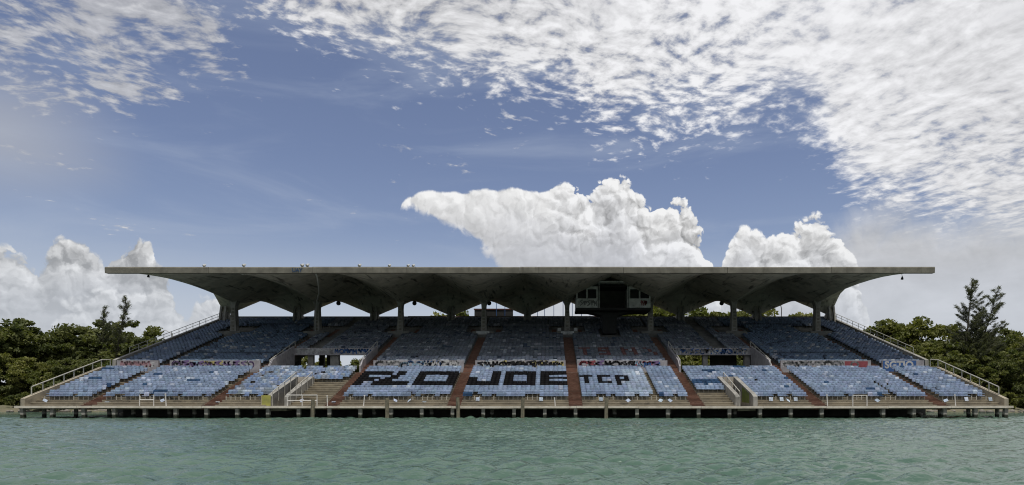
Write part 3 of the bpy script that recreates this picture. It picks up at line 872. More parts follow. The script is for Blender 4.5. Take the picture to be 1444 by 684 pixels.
for (s, i), lst in by.items():
    ref, sgn = SECREF[s]; lst.sort(key=lambda q: -sgn * q[0])
    for nth, (x, y, z, c, t, _s, _i, cc) in enumerate(lst, 1):
        cn = 'navy' if c[2] < .25 else 'pale blue'
        e = empty('stadium_seat', (x, y, z), f'{cn} seat, {ordinal(nth)} from {ref} side, {ROWNAME[i]} {SECNAME[s]}', 'seat', 'blue seats of the lower tier')
        if rng.random() < .10: e.rotation_euler = (0, 0, R(rng.uniform(-7, 7)))
        for nm, me in (('seat_pan', me_pan), ('backrest', me_back), ('leg', me_leg)):
            o = obj(nm, me, e); o.color = (*c, 1)
rest_n = len(rest)
XYZ = np.array([q[:3] for q in rest]); CO = np.array([(*q[3], 1.) for q in rest])
JR = NP.normal(0, .016, (rest_n, 1, 1))
allv = SV[None] + XYZ[:, None]
allv[:, :, 1] += JR[:, :, 0] * 1.2; allv[:, :, 2] += JR[:, :, 0] * .8
drop = np.where(NP.uniform(size=rest_n) < .045, NP.uniform(.06, .26, rest_n), 0.)
drop *= np.array([0. if q[4] == 0 and q[5] in (3, 4, 5) and 3 <= q[6] < 12 else 1. for q in rest])
allv[:, :len(prof) * 2, 2] -= drop[:, None]
yaw = np.where(NP.uniform(size=rest_n) < .06, NP.normal(0, .12, rest_n), NP.normal(0, .012, rest_n))
lx = SV[None, :, 0]; allv[:, :, 1] += lx * yaw[:, None]
roll = np.where(NP.uniform(size=rest_n) < .05, NP.normal(0, .10, rest_n), 0.); allv[:, :, 2] += lx * roll[:, None]
tint = np.repeat(CO[:, None], len(SV), 1); tint[:, len(prof) * 2:] = (.25, .24, .21, 1.)
allf = STRI[None] + (np.arange(rest_n) * len(SV))[:, None, None]
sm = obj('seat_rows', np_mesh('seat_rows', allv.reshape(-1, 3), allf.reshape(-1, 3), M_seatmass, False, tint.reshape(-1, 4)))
tag(sm, 'thousands of faded blue seats filling the tiers, some painted black as letters', 'seats', kind='stuff')

# bare posts where front-row seats are gone
have = {(q[5], q[7]) for q in near if q[6] == 0}
m = MB(); n_p = 0
for s, (a, b) in enumerate(SECT):
    n = int((b - a + .01) / .5); x0 = a + ((b - a) - n * .5) / 2 + .25
    for c in range(n):
        x = x0 + c * .5
        if (s, c) in have or (s in PITS and PITS[s][0] - .55 < x < PITS[s][1] + .55): continue
        if s == 2 and x > PITS[2][1] or s == 6 and x < PITS[6][0]: continue
        m.box(x - .03, x + .03, ly(0) + .33, ly(0) + .39, lz(0), lz(0) + .42)
tag(m.build('seat_brackets', M_rail, stadium), kind='stuff')

# loose seats lying on the bare steps
loose = [(62, 'tilted'), (150, 'flat'), (228, 'tilted'), (306, 'flat'), (425, 'tilted'), (470, 'flat'), (557, 'tilted'), (577, 'tilted'), (598, 'flat'), (673, 'down'), (763, 'down'), (848, 'down'), (886, 'tilted'), (932, 'tilted'), (945, 'tilted'),
         (1089, 'down'), (1104, 'down'), (1112, 'tilted'), (1124, 'down'), (1238, 'tilted'), (1335, 'tilted'), (1366, 'down'), (1400, 'down')]
PLACE = {0: 'by the dark trees', 1: 'below the plain end blocks', 2: 'beside the yellow ended ramp wall', 3: 'below the letters FLO', 4: 'below the letters JOE', 5: 'below the letters TCP', 6: 'beside the green graffiti ramp', 7: 'below the pale pink wall', 8: 'below the blue graffiti'}
m = MB(); m.prism([(-.2, 0.), (-.21, .03), (0., .05), (.2, .035), (.21, .005)], 'x', -.19, .19); me_loose = m.mesh('loose_seat', M_seat)
for px, how in loose:
    x = CX + (px - 774) / 13.75
    s = next((q for q, (a, b) in enumerate(SECT) if a - .8 <= x <= b + .8), 8)
    e_z = lz(-1) + .02; yy = ly(-1) + .35
    if how == 'down': e_z = lz(-1) + .33; yy = ly(-1) + .62; rot = (R(72), 0, R(rng.uniform(-6, 6)))
    elif how == 'tilted': e_z += .16; rot = (R(38), R(rng.choice((-28, 28)) * rng.uniform(.7, 1.2)), R(rng.uniform(-40, 40)))
    else: rot = (R(6), 0, R(rng.uniform(-50, 50)))
    o = obj('loose_seat', me_loose, None, (x, yy, e_z), rot); o.color = (*jitter((.38, .44, .53), .2), 1)
    word = dict(tilted='lying tilted', down='hanging upended', flat='lying flat')[how]
    tag(o, f'broken pale seat {word} on the bare steps {PLACE[s]}', 'broken seat', f'broken seats {word} {PLACE[s]}')

# ------------------------------------------------------------------ dock
dock = empty('dock', (0, 0, 0), 'low concrete dock on dark piles along the foot of the grandstand', 'dock')
nb = 16; bw = 2 * HALF / nb
for q in range(nb):
    x0 = -HALF + q * bw; m = MB(); dzq = rng.uniform(-.018, .018)
    m.box(x0 + .012, x0 + bw - .012, DECK_Y + .3, -32.45, DECK_Z - .17 + dzq, DECK_Z - .004 + dzq)
    sl = m.build('deck_slab', M_deck, dock)
    m = MB(); m.box(x0 + .012, x0 + bw - .012, DECK_Y, DECK_Y + .3, DECK_Z - .20 + dzq, DECK_Z + .02 + dzq); m.build('edge_beam', M_edge, dock)
m = MB()
for q in range(33):
    pass
for q in range(33):
    x = -HALF + .6 + q * (2 * HALF - 1.2) / 32
    lean = 0 if 2 < q < 29 else rng.uniform(-.25, .25)
    m = MB()
    m.hexa([(x - .17 + lean, DECK_Y + .2, -1.4), (x + .17 + lean, DECK_Y + .2, -1.4), (x + .17 + lean, DECK_Y + .55, -1.4), (x - .17 + lean, DECK_Y + .55, -1.4),
            (x - .17, DECK_Y + .12, DECK_Z - .21), (x + .17, DECK_Y + .12, DECK_Z - .21), (x + .17, DECK_Y + .5, DECK_Z - .21), (x - .17, DECK_Y + .5, DECK_Z - .21)])
    m.build('pile', M_pile, dock)
    if q < 5 or q > 27 or q % 2:
        m = MB(); xx = x + rng.uniform(.5, 1.2); m.tube([(xx + rng.uniform(-.3, .3), DECK_Y + 2.6, -1.4), (xx, DECK_Y + 2.4, DECK_Z - .25)], .2, 8); m.build('pile', M_pile, dock)
for cxm, near_ in ((441, 'the white pipe frame'), (546, 'the letters FLO'), (646, 'the rust red stair between FLO and JOE'), (737, 'the middle of JOE'), (855, 'the letters TCP')):
    x = CX + (cxm - 774) / 14.25; m = MB(); lean = rng.uniform(-.06, .06)
    m.tube([(x - lean, DECK_Y - .22, -1.5), (x, DECK_Y - .2, 1.0), (x + lean, DECK_Y - .2, rng.uniform(1.85, 2.1))], [.2, .185, .17], 10)
    o = m.build('mooring_pile', M_wood); tag(o, f'wooden mooring pile at the dock edge before {near_}', 'mooring pile', 'mooring piles along the dock')

# white pipe frames and posts on the dock
def pipe_frame(px0, px1, h, bars, label):
    x0, x1 = CX + (px0 - 774) / 14.1, CX + (px1 - 774) / 14.1
    y = DECK_Y + .75
    e = empty('pipe_railing', (x0, y, DECK_Z), label, 'railing', 'white pipe railings on the dock')
    n = max(2, round((x1 - x0) / 1.4) + 1)
    for q in range(n):
        m = MB(); xx = (x1 - x0) * q / (n - 1); m.tube([(xx, 0, 0), (xx, 0, h)], .045, 8); m.build('post', M_white, e)
    for zb in bars:
        m = MB(); m.tube([(-.03, 0, h * zb), (x1 - x0 + .03, 0, h * zb)], .045, 8); m.build('rail', M_white, e)
pipe_frame(195, 215, 1.15, (.55,), 'one rail white pipe railing on the dock towards the dark trees')
pipe_frame(404, 446, 1.1, (1., .5), 'white two rail pipe railing on the dock in front of the yellow ended ramp')
pipe_frame(1204, 1224, 1.1, (.98,), 'short white pipe railing on the dock below the pale pink wall')
for px, near_, h in ((233, 'near the white one rail railing'), (461, 'beside the white two rail railing'), (512, 'in front of the letters FLO'), (783, 'by the rust red stair between JOE and TCP'), (1168, 'beside the stair below the pale pink wall'), (1349, 'at the end block below the blue graffiti')) and [(233, 'near the white one rail railing', 1.2), (461, 'beside the white two rail railing', 1.0), (512, 'in front of the letters FLO', 1.05), (783, 'by the rust red stair between JOE and TCP', .8), (1168, 'beside the stair below the pale pink wall', 1.1), (1349, 'at the end block below the blue graffiti', 1.1)]:
    x = CX + (px - 774) / 14.1; m = MB(); lean = rng.uniform(-.1, .1)
    m.tube([(x, DECK_Y + .7, DECK_Z - .02), (x + lean, DECK_Y + .7, DECK_Z + h)], .05, 8); m.tube([(x + lean - .07, DECK_Y + .7, DECK_Z + h), (x + lean + .07, DECK_Y + .7, DECK_Z + h)], .05, 8)
    o = m.build('rail_post', M_white); tag(o, f'single white pipe post on the dock {near_}', 'post', 'single white posts on the dock')

# sloping handrails
def handrail(pts, h, label, posts, group, two=False, rad=.045):
    e = empty('handrail', pts[0], label, 'handrail', group)
    o0 = Vector(pts[0]); P = [Vector(p) - o0 for p in pts]
    up = Vector((0, 0, h))
    m = MB(); m.tube([p + up for p in P], rad, 8); m.build('rail', M_rail, e)
    if two: m = MB(); m.tube([p + up * .5 for p in P], rad * .8, 8); m.build('rail', M_rail, e)
    L = [0.]
    for a, b in zip(P, P[1:]): L.append(L[-1] + (b - a).length)
    for q in range(posts):
        t = L[-1] * q / (posts - 1)
        for a, b, la, lb in zip(P, P[1:], L, L[1:]):
            if la - 1e-6 <= t <= lb + 1e-6:
                p = a.lerp(b, (t - la) / (lb - la)); break
        m = MB(); m.tube([p, p + up], rad * .9, 6); m.build('post', M_rail, e)
for s, where in ((-1, 'on the side by the dark trees'), (1, 'on the side by the tall feathery tree')):
    x = s * (HALF + .1)
    handrail([(x, -31.4, 2.33), (x, ly(LN), lz(LN) + .43), (x, -18.9, lz(LN) + .55)], .85, f'pale handrail edging the lower tier {where}', 9, 'lower side handrails', False, .06)
    handrail([(x, UY0 + 3.1, UZ0 + 1.66), (x, 9.7, uz(34) + .90)], .85, f'pale handrail edging the upper tier {where}', 14, 'upper side handrails', True, .04)
for sct, (a, b) in PITS.items():
    nm = 'yellow ended ramp' if sct == 2 else 'ramp with green graffiti'
    for x, wd in ((a, 'outer'), (b, 'inner')) if sct == 2 else ((a, 'inner'),):
        handrail([(x + .28, -32.2, 1.16), (x + .28, -31.8, 1.3), (x + .28, ly(PIT_ROWS - 1), lz(PIT_ROWS - 1) - .2)], 1.5, f'white sloping handrail along the {wd} wall of the {nm}', 5, 'ramp handrails')
for q, cx in enumerate(COLX):
    nm = ['first', 'second', 'third', 'fourth', 'fifth', 'sixth', 'seventh', 'eighth'][q]
    if q in (1, 2, 5, 6):
        for s in (-1, 1):
            inside = (q in (1, 5) and s == 1) or (q in (2, 6) and s == -1)
            if inside:
                side = 'yellow ended ramp' if q < 3 else 'ramp with green graffiti'
                handrail([(cx + s * (AH + .05), UY0 - 1.0, 5.95), (cx + s * (AH + .05), uy(VROWS), 8.95)], .7, f'cheek wall handrail of the upper opening above the {side}', 5, f'cheek wall handrails above the {side}')

# ------------------------------------------------------------------ things hung from and stood on the roof
def at(px, py, Dd): return (CX + (px - 774) * Dd / 955, CY + Dd, CZ + (565 - py) * Dd / 955)
for px, nm in ((478, 'second'), (585, 'third'), (690, 'fourth'), (1017, 'seventh')):
    x, y, z = at(px, 428, 109.)
    e = empty('hanging_speaker', (x, y, z), f'round black loudspeaker hanging in the roof opening behind the {nm} column', 'loudspeaker', 'speakers hung under the rear of the roof')
    m = MB(); m.tube([(0, -.32, -.03), (0, -.30, 0), (0, .05, 0), (0, .22, 0)], [.30, .36, .28, .10], 14); m.build('horn', M_black, e, True)
    m = MB(); m.tube([(0, 0, .2), (0, 0, 1.0)], .04, 6); m.build('bracket', M_black, e)
for px, py, wd in ((209, 388, 'above the dark trees'), (1272, 391, 'beside the tall feathery tree')):
    x, y, z = at(px, py, 84.)
    e = empty('hanging_lamp', (x, y, z), f'small dark lamp dangling under the roof tip {wd}', 'lamp', 'lamps dangling under the roof tips')
    m = MB(); m.tube([(0, 0, -.28), (.03, 0, -.1), (.03, 0, .1)], [.16, .14, .06], 10); m.build('lamp_head', M_black, e)
    m = MB(); m.tube([(.03, 0, .1), (-.02, 0, .35), (0, 0, .75)], .025, 6); m.build('cord', M_black, e)
def flood(px, n, label, y=ROOF_F, s=1.):
    x = CX + (px - 774) * (101 + y) / 955
    e = empty('floodlight', (x, y, 17.74), label, 'floodlight', 'floodlights along the roof edge')
    for q in range(n):
        xx = (q - (n - 1) / 2) * .62
        m = MB(); m.tube([(xx, .1, 0), (xx, 0, .3 * s)], .04, 6); st = m.build('stand', M_lamp, e)
        m = MB(); m.tube([(xx - .1, -.28 * s, .16 * s), (xx, -.12 * s, .3 * s), (xx + .06, .12 * s, .46 * s)], [.24 * s, .2 * s, .09 * s], 10); m.build('lamp_head', M_lamp, e)
flood(431, 2, 'pair of pale floodlights on the roof edge by the blue lettering', ROOF_F, .85)
flood(289, 1, 'small pale floodlight on the roof edge nearest the overhanging tip by the dark trees', ROOF_F, .7)
flood(345, 1, 'single pale floodlight on the roof edge between the tip and the lamp cluster', ROOF_F, .8)
flood(508, 1, 'small pale floodlight on the roof edge above the third column', ROOF_F, .8)
flood(550, 1, 'dark stubby floodlight on the roof edge just past the third column', ROOF_F, .7)
flood(580, 2, 'pair of small floodlights on the roof edge above the letters FLO', ROOF_F, .7)
# lamps under the roof, white pieces
x, y, z = at(346, 386, 83.5)
e = empty('under_roof_lamp', (x, y, z), 'broken white lamp fitting hanging under the roof edge', 'lamp')
for q in range(3):
    m = MB(); m.tube([(q * .4 - .4, 0, -.05), (q * .4 - .15, -.1, .1 * (q % 2)), (q * .4 - .1, 0, .25)], [.12, .1, .04], 8); m.build('lamp_head', M_white, e)
m = MB(); m.tube([at(443, 380, 81.5), at(447, 390, 82.5), at(449, 402, 87.), at(450, 413, 93.), at(447, 423, 98.), at(445.5, 438, 100.2), at(445, 468, 100.2)], .085, 8)
o = m.build('conduit', M_lamp, None, True); tag(o, 'pale grey conduit pipe hanging from the roof edge to the second column', 'pipe')
me = text_mesh('lettering', 'UAY', .62, mat('roof_blue_paint', (.03, .06, .12), (.02, .045, .09), 3.), .004, .02)
o = obj('lettering', me, stadium, (CX + (412 - 774) * 80.9 / 955, ROOF_F - .352, 17.14), (R(88), 0, 0))
# dark board behind the fourth column
x0, _, z0 = at(669, 446, 112.5); x1, _, z1 = at(723, 436.5, 112.5)
e = empty('rear_signboard', ((x0 + x1) / 2, 11.5, 14), 'long dark boarded box standing behind the rear parapet by the fourth column', 'signboard')
hw = (x1 - x0) / 2
m = MB(); m.box(-hw, hw, 0, 1.2, z0 - 14.0, z1 - 14); m.build('box_body', M_dark, e)
m = MB(); m.box(-hw - .1, hw + .1, -.1, 1.3, z1 - 14 + .002, z1 - 14 + .14); m.build('lid', M_red, e)
for s in (-1, 1):
    m = MB(); m.box(s * hw * .8 - .1, s * hw * .8 + .1, .4, .7, -14.5, z0 - 14.002); m.build('leg', M_under, e)
# thin pole fence behind the stand
e = empty('pole_fence', (0, 11.2, 13), 'row of thin dark poles rising behind the rear parapet near the central stair', 'fence')
for px in (700, 712, 758, 768, 781, 794, 807, 820, 832):
    x, _, z = at(px, 430, 112.2); m = MB(); m.tube([(x, 0, -13.5), (x, 0, 5.2)], .055, 6); m.build('pole', PAINTS['blue'], e)
m = MB(); x, _, _z = at(1098, 430, 113.); m.tube([(x - .2, 12., .5), (x + .5, 12., 17.0), (x - .1, 12.2, 20.)], .07, 6); o = m.build('leaning_pole', M_under); tag(o, 'thin leaning pole behind the parapet past the seventh column', 'pole')
x, _, _z = at(238, 470, 108.); m = MB(); m.tube([(x, 8, 0), (x, 8, 12.6)], .09, 6); m.tube([(x, 8, 12.5), (x - 1.1, 8, 13.1), (x - 1.7, 8, 12.9)], .05, 6)
m.box(x - 2.0, x - 1.5, 7.9, 8.1, 12.8, 12.95)
o = m.build('street_lamp', M_lamp); tag(o, 'slim pole lamp standing behind the stand beside the dark trees', 'lamp post')

# ------------------------------------------------------------------ trees
def leaf_mat(name, c1, c2, c3):
    m = bpy.data.materials.new(name); m.use_nodes = True
    k = NT(m.node_tree); bs = k.n['Principled BSDF']; out = k.n['Material Output']
    g = k.node('ShaderNodeNewGeometry').outputs['Position']
    a = k.node('ShaderNodeAttribute', attribute_name='tint').outputs['Fac']
    oi = k.node('ShaderNodeObjectInfo').outputs['Random']
    f = k.noise(g, .45, 3, .5)
    c = k.mix(k.sstep(k.add(k.mul(f, .6), k.mul(a, .45)), .3, .75), c1, c2)
    c = k.mix(k.mul(oi, .5), c, c3)
    k.put(bs.inputs['Base Color'], c); bs.inputs['Roughness'].default_value = .6; bs.inputs['Specular IOR Level'].default_value = .25
    tr = k.node('ShaderNodeBsdfTranslucent'); k.put(tr.inputs[0], k.mix(1., c, (1.1, 1.2, .5), 'MULTIPLY'))
    mx = k.node('ShaderNodeMixShader'); mx.inputs[0].default_value = .36
    k.l.new(bs.outputs[0], mx.inputs[1]); k.l.new(tr.outputs[0], mx.inputs[2]); k.l.new(mx.outputs[0], out.inputs[0])
    return m
ML_dark = leaf_mat('leaf_dark', (.068, .085, .026), (.16, .17, .058), (.12, .13, .048))
ML_olive = leaf_mat('leaf_olive', (.090, .105, .026), (.19, .19, .058), (.14, .148, .042))
ML_pine = leaf_mat('leaf_feather', (.070, .080, .046), (.125, .132, .078), (.10, .105, .065))
M_bark = mat('bark', (.10, .085, .065), (.055, .047, .038), 4., .95, .5)

def leaves_np(cent, size, droop=None, rr=NP, aspect=1.9):
    """one bent quad for each centre; random facing, or along droop directions"""
    n = len(cent)
    a = rr.normal(size=(n, 3)) if droop is None else droop + rr.normal(size=(n, 3)) * .35
    a /= np.linalg.norm(a, axis=1, keepdims=True)
    b = np.cross(a, rr.normal(size=(n, 3))); b /= np.linalg.norm(b, axis=1, keepdims=True)
    s = (size * rr.uniform(.6, 1.3, (n, 1)))
    L = a * s * aspect / 2; Wd = b * s / 2
    v = np.stack([cent - L, cent + Wd, cent + L, cent - Wd], 1)
    f = np.arange(n * 4).reshape(n, 4)
    return v.reshape(-1, 3), f
def crown_mesh(seed, h, rx, clumps, per, leaf, material, base=.28):
    rr = np.random.default_rng(seed)
    lobes = []
    for q in range(7):
        th = rr.uniform(0, 6.28); r = rr.uniform(.15, .62) * rx; zc = h * rr.uniform(base + .15, .82)
        lobes.append((r * math.cos(th), r * math.sin(th), zc, rr.uniform(.30, .55) * rx, rr.uniform(.13, .22) * h))
    lobes.append((rr.uniform(-.2, .2) * rx, rr.uniform(-.2, .2) * rx, h * .82, .4 * rx, .17 * h))
    C, T = [], []
    for q in range(clumps):
        lb = lobes[q % len(lobes)]
        d = rr.normal(size=3); d[2] = abs(d[2]) * .9 - .25 if rr.random() < .8 else d[2]; d /= np.linalg.norm(d)
        rad = rr.uniform(.72, 1.08)
        c = np.array(lb[:3]) + d * np.array([lb[3], lb[3], lb[4]]) * rad
        cr = rr.uniform(.45, 1.05) * rx * .155
        n = int(per * rr.uniform(.6, 1.35))
        p = rr.normal(size=(n, 3)); p /= np.linalg.norm(p, axis=1, keepdims=True)
        p *= (rr.uniform(0, 1, (n, 1)) ** .45) * cr * np.array([1.25, 1.25, .75])
        C.append(c + p); T.append(np.full(n, rr.uniform(0, 1)))
    C = np.concatenate(C); T = np.concatenate(T)
    keep = C[:, 2] > .1; C, T = C[keep], T[keep]
    v, f = leaves_np(C, leaf, None, rr)
    t = np.repeat(T, 4); tint = np.stack([t, t, t, np.ones_like(t)], -1)
    return np_mesh('crown', v, f, material, False, tint), lobes
def trunk_mesh(seed, h, lobes, rad):
    r = random.Random(seed); m = MB()
    top = Vector((r.uniform(-.4, .4), r.uniform(-.4, .4), h * .45))
    m.tube([(0, 0, -.4), (r.uniform(-.2, .2), r.uniform(-.2, .2), h * .2), top], [rad * 1.3, rad, rad * .75], 8)
    for lb in lobes:
        e = Vector(lb[:3]); s = Vector((0, 0, h * .2)).lerp(top, r.uniform(.4, 1.)); mid = s.lerp(e, .5) + Vector((r.uniform(-.4, .4), r.uniform(-.4, .4), r.uniform(0, .5)))
        m.tube([s, mid, e], [rad * .55, rad * .35, rad * .1], 6)
    return m.mesh('trunk', M_bark, True)
BROAD = {}
for nm, ml, seeds in (('dark', ML_dark, (11, 12, 13, 14)), ('olive', ML_olive, (21, 22, 23))):
    for q, sdd in enumerate(seeds):
        h = 10.; rx = 5.2
        me, lobes = crown_mesh(sdd, h, rx, 135, 92, .26, ml, .16)
        BROAD[(nm, q)] = (me, trunk_mesh(sdd, h, lobes, .30))
def shrub_mesh(seed, ml):
    return crown_mesh(seed, 3., 2.4, 46, 60, .26, ml, -.1)[0]
SHRUB = [shrub_mesh(31, ML_dark), shrub_mesh(32, ML_olive), shrub_mesh(33, ML_dark)]
def feather_mesh(seed, h, lean, spread=1.0, tops=((0, 0, 1.),)):
    """casuarina: upswept branches carrying drooping feathery sprays"""
    rr = np.random.default_rng(seed); r = random.Random(seed)
    C, Dr, T = [], [], []; m = MB()
    stems = []
    for (ox, oz, hs_) in tops:
        pts = [Vector((0, 0, -.3)), Vector((ox * .25 + r.uniform(-.2, .2), r.uniform(-.2, .2), h * (.22 + oz))), Vector((ox * .65 + lean * .35, r.uniform(-.4, .4), h * (.6 * hs_))), Vector((ox + lean, r.uniform(-.4, .4), h * hs_))]
        m.tube(pts, [.26, .2, .11, .02], 7); stems.append(pts)
        nbr = int(50 * hs_)
        for q in range(nbr):
            t = .22 + .78 * q / nbr
            seg = t * 3; i = min(2, int(seg)); p0 = pts[i].lerp(pts[i + 1], seg - i)
            th = r.uniform(0, 6.28); ln = spread * (h * .19) * (1.05 - t) ** .75 * r.uniform(.65, 1.25) + .35
            d = Vector((math.cos(th), math.sin(th), r.uniform(.6, 1.7))).normalized()
            d.x += .25 * (1 if lean > 0 else -1) * .6
            e = p0 + d * ln
            m.tube([p0, p0.lerp(e, .55) + Vector((0, 0, -.05 * ln)), e], [.06, .04, .012], 5, False)
            tn = r.random()
            for k_ in range(max(4, int(ln * 8))):
                u = r.uniform(.2, 1.08); c = p0.lerp(e, u)
                n = 9
                off = rr.normal(size=(n, 3)) * np.array([.17, .17, .13]) * (1.35 - .7 * u)
                C.append(np.array(c) + off); Dr.append(np.tile(np.array([d.x * .8, d.y * .8, .35]), (n, 1))); T.append(np.full(n, tn))
    C = np.concatenate(C); Dr = np.concatenate(Dr); T = np.concatenate(T)
    v, f = leaves_np(C, .065, Dr, rr, 8.5)
    t = np.repeat(T, 4); tint = np.stack([t, t, t, np.ones_like(t)], -1)
    return np_mesh('crown', v, f, ML_pine, False, tint), m.mesh('trunk', M_bark, True)

def place_tree(key, px, top_py, Dd, label, group, wide=1., rz=None, z0=.7):
    me, tk = BROAD[key]; x = CX + (px - 774) * Dd / 955; y = CY + Dd
    top = CZ + (565 - top_py) * Dd / 955
    s = (top - z0) / 9.6
    e = empty('broadleaf_tree', (x, y, z0), label, 'tree', group)
    e.scale = (s * wide, s * wide, s); e.rotation_euler = (0, 0, rz if rz is not None else rng.uniform(0, 6.28))
    obj('trunk', tk, e); obj('crown', me, e)
    return e
DG = 'dark broad trees on the shore beyond the stand'
LT = [('dark', 0, -150, 470, 122), ('dark', 1, -85, 462, 126), ('dark', 2, -30, 466, 118), ('dark', 3, 18, 457, 119), ('dark', 0, 52, 484, 124), ('dark', 1, 88, 474, 120), ('dark', 2, 122, 466, 121),
      ('dark', 3, 150, 460, 126), ('dark', 1, 182, 474, 124), ('olive', 0, 30, 505, 112), ('olive', 1, 72, 512, 112), ('dark', 0, -20, 510, 110), ('olive', 2, -75, 500, 111), ('dark', 2, 112, 510, 113), ('dark', 0, 150, 505, 116), ('dark', 3, 196, 488, 130)]
LLAB = ['dark tree far along the shore from the stand', 'broad dark tree beside the far shore one', 'dark tree with thick crown next to the tallest rounded one', 'tallest rounded dark tree on the shore by the end block', 'lower dark tree beside the tallest rounded one', 'broad dark tree in the shore thicket', 'dark tree under the twin feathery spires',
        'tall dark tree under the twin feathery spires', 'dark tree closest to the slim pole lamp', 'olive green tree low by the water', 'olive tree in front of the dark thicket', 'dark tree low over the water', 'olive tree at the edge of the thicket', 'dark tree just outside the lower handrail', 'dark tree behind the lower handrail', 'small dark tree beside the upper tier edge']
for (kd, q, px, py, Dd), lb in zip(LT, LLAB):
    place_tree((kd, q), px, py, Dd, lb, DG, 1.05)
RT = [('olive', 0, 1262, 462, 128, 'bright olive tree just beyond the stand edge'), ('olive', 1, 1300, 455, 126, 'tallest yellow olive tree beyond the upper handrail'), ('olive', 2, 1338, 464, 124, 'olive tree next to the feathery tree'),
      ('dark', 0, 1415, 466, 126, 'dark tree behind the feathery tree'), ('olive', 0, 1452, 474, 124, 'olive tree past the feathery tree'), ('dark', 2, 1375, 480, 120, 'dark tree at the foot of the feathery tree'), ('olive', 1, 1345, 500, 114, 'low olive tree behind the lower handrail'),
      ('dark', 3, 1405, 500, 112, 'dark tree low over the sandy bank'), ('dark', 1, 1450, 495, 111, 'dark tree hanging over the bank past the dock end'), ('olive', 2, 1385, 520, 110, 'small olive tree by the sandy bank'), ('olive', 0, 1290, 490, 118, 'olive tree behind the stand edge by the cross walk'),
      ('dark', 0, 1500, 470, 122, 'dark tree further along the bank'), ('olive', 1, 1560, 475, 124, 'olive tree further along the bank'), ('dark', 2, 1325, 505, 112, 'dark low tree behind the lower handrail'), ('dark', 1, 1320, 480, 122, 'dark tree between the olive trees')]
for kd, q, px, py, Dd, lb in RT:
    place_tree((kd, q), px, py, Dd, lb, 'mixed trees on the bank beyond the stand', 1.0)
# behind the stand
for kd, q, px, py, Dd, lb in [('olive', 0, 895, 440, 138, 'tree top showing under the press box'), ('olive', 1, 985, 442, 136, 'tree top showing behind the sixth roof opening'), ('olive', 2, 1062, 445, 140, 'tree top showing behind the seventh column'), ('olive', 0, 1115, 446, 138, 'tree top showing by the leaning pole'),
                              ('olive', 1, 470, 505, 134, 'tree seen through the opening above the yellow ended ramp'), ('dark', 0, 500, 508, 140, 'dark tree seen through the opening above the yellow ended ramp'), ('olive', 2, 430, 500, 136, 'olive tree behind the stand seen through the opening'), ('dark', 1, 960, 500, 134, 'dark tree seen through the opening above the green graffiti ramp'),
                              ('olive', 0, 985, 506, 138, 'olive tree seen through the opening above the green graffiti ramp'), ('dark', 2, 1030, 498, 136, 'dark tree behind the pillar of the opening'), ('olive', 1, 640, 470, 140, 'tree behind the middle of the stand'), ('dark', 3, 535, 502, 138, 'dark tree behind the third column stair'), ('olive', 1, 645, 443, 138, 'tree top by the dark boarded box')]:
    place_tree((kd, q), px, py, Dd, lb, 'trees behind the stand', 1.0)
# feathery trees
me, tk = feather_mesh(51, 20., 2.2, 1.45, ((-1.4, .0, 1.0), (1.9, .02, .93), (.2, 0., .80)))
x = CX + (1364 - 774) * 116 / 955
e = empty('feathery_pine', (x, 15, .6), 'tall open feathery pine leaning over the bank beyond the stand', 'tree'); e.scale = (1.25, 1.2, 1.08)
obj('trunk', tk, e); obj('crown', me, e)
me2, tk2 = feather_mesh(57, 16.6, 1.0, .85, ((-2.3, 0., .93), (1.6, 0., 1.03)))
x = CX + (157 - 774) * 122 / 955
e = empty('feathery_pine', (x, 21, .6), 'twin spired feathery pine rising from the dark thicket', 'tree'); e.scale = (1.1, 1.1, 1.15)
obj('trunk', tk2, e); obj('crown', me2, e)
x = CX + (1430 - 774) * 120 / 955
e = empty('feathery_pine', (x, 19, .6), 'low feathery pine spreading beside the tall one', 'tree'); e.scale = (1.1, 1.0, .72); e.rotation_euler = (0, 0, R(160))
obj('trunk', tk2, e); obj('crown', me2, e)
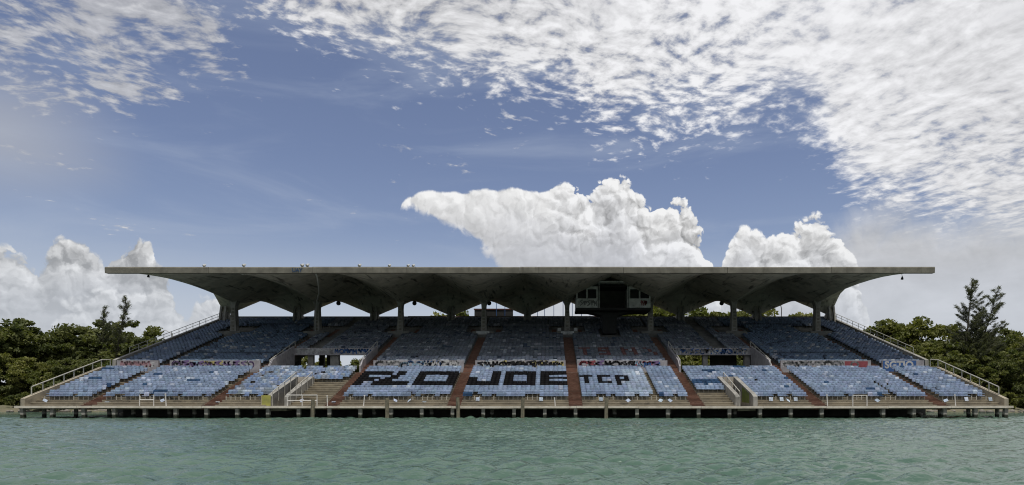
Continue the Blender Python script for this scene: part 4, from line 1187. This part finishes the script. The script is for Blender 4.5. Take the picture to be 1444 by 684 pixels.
# thicket filling the shore behind the first trees
for q in range(44):
    side = -1 if q % 2 else 1; kk = q // 2
    x = side * (62 + kk * 4.2 + rng.uniform(-1.5, 1.5)); y = 24 + rng.uniform(-5, 9)
    key = rng.choice([k_ for k_ in BROAD if (k_[0] == 'dark' or side > 0)])
    me, tk = BROAD[key]; e = empty('broadleaf_tree', (x, y, .6), ('olive' if key[0] == 'olive' else 'dark') + (' tree in the far rank of the thicket behind the feathery pines' if side > 0 else ' tree in the far rank of the thicket under the twin spires'), 'tree', 'far rank of shore trees')
    sc_ = rng.uniform(.85, 1.1); e.scale = (sc_ * 1.1, sc_ * 1.1, sc_); e.rotation_euler = (0, 0, rng.uniform(0, 6.28)); obj('trunk', tk, e); obj('crown', me, e)
for q in range(30):
    side = -1 if q % 2 else 1; x = side * (60 + (q // 2) * 4.4 + rng.uniform(-1, 1))
    o = obj('shrub', SHRUB[q % 3], None, (x, rng.uniform(16, 20), .5), (0, 0, rng.uniform(0, 6.28))); s_ = rng.uniform(1.4, 1.9); o.scale = (s_, s_, s_ * rng.uniform(.8, 1.1))
    tag(o, ('olive' if q % 3 == 1 else 'dark') + (' tall undergrowth bush between the trunks around the tall feathery pine' if side > 0 else ' tall undergrowth bush between the trunks below the twin spires'), 'shrub', 'undergrowth between the shore trees')
# shrubs at the water's edge
SL = [(px, 'by the water under the dark trees') for px in (-60, -10, 12, 34, 58, 82, 108)] + [(px, 'on the sandy bank past the dock end') for px in (1352, 1376, 1398, 1420, 1440, 1462)]
for q, (px, wh) in enumerate(SL):
    Dd = 106 + rng.uniform(-1, 3); x = CX + (px - 774) * Dd / 955
    o = obj('shrub', SHRUB[q % 3], None, (x, CY + Dd, .35), (0, 0, rng.uniform(0, 6.28))); s = rng.uniform(.75, 1.25); o.scale = (s, s, s * rng.uniform(.9, 1.5))
    tag(o, ('olive' if q % 3 == 1 else 'dark') + f' leafy shrub {wh}', 'shrub', ('olive' if q % 3 == 1 else 'dark') + ' shrubs ' + wh)
# rocks along the waterline
import bmesh
bm = bmesh.new(); bmesh.ops.create_icosphere(bm, subdivisions=1, radius=1.); RV = np.array([v.co[:] for v in bm.verts]); RF = np.array([[v.index for v in f.verts] for f in bm.faces]); bm.free()
vv, ff = [], []
for q in range(260):
    s = rng.choice((-1, 1)); x = s * rng.uniform(46, 105)
    axx = abs(x); sh = -22 if axx < 47 else -22 + (axx - 47) * 2.6 if axx < 56 else 1.5 + 2 * math.sin(x * .16) + 1.2 * math.sin(x * .41 + 1)
    r_ = rng.uniform(.15, .55); p = RV * r_ * NP.uniform(.7, 1.3, (1, 3)) * NP.uniform(.8, 1.2, (len(RV), 1)) * np.array([1.2, 1., .6])
    ff.append(RF + len(vv) * len(RV)); vv.append(p + np.array([x, sh + rng.uniform(-.6, 1.6), .12]))
o = obj('shore_rocks', np_mesh('shore_rocks', np.concatenate(vv), np.concatenate(ff), M_rock)); tag(o, 'rough grey rocks strewn along the waterline', 'rocks', kind='stuff')
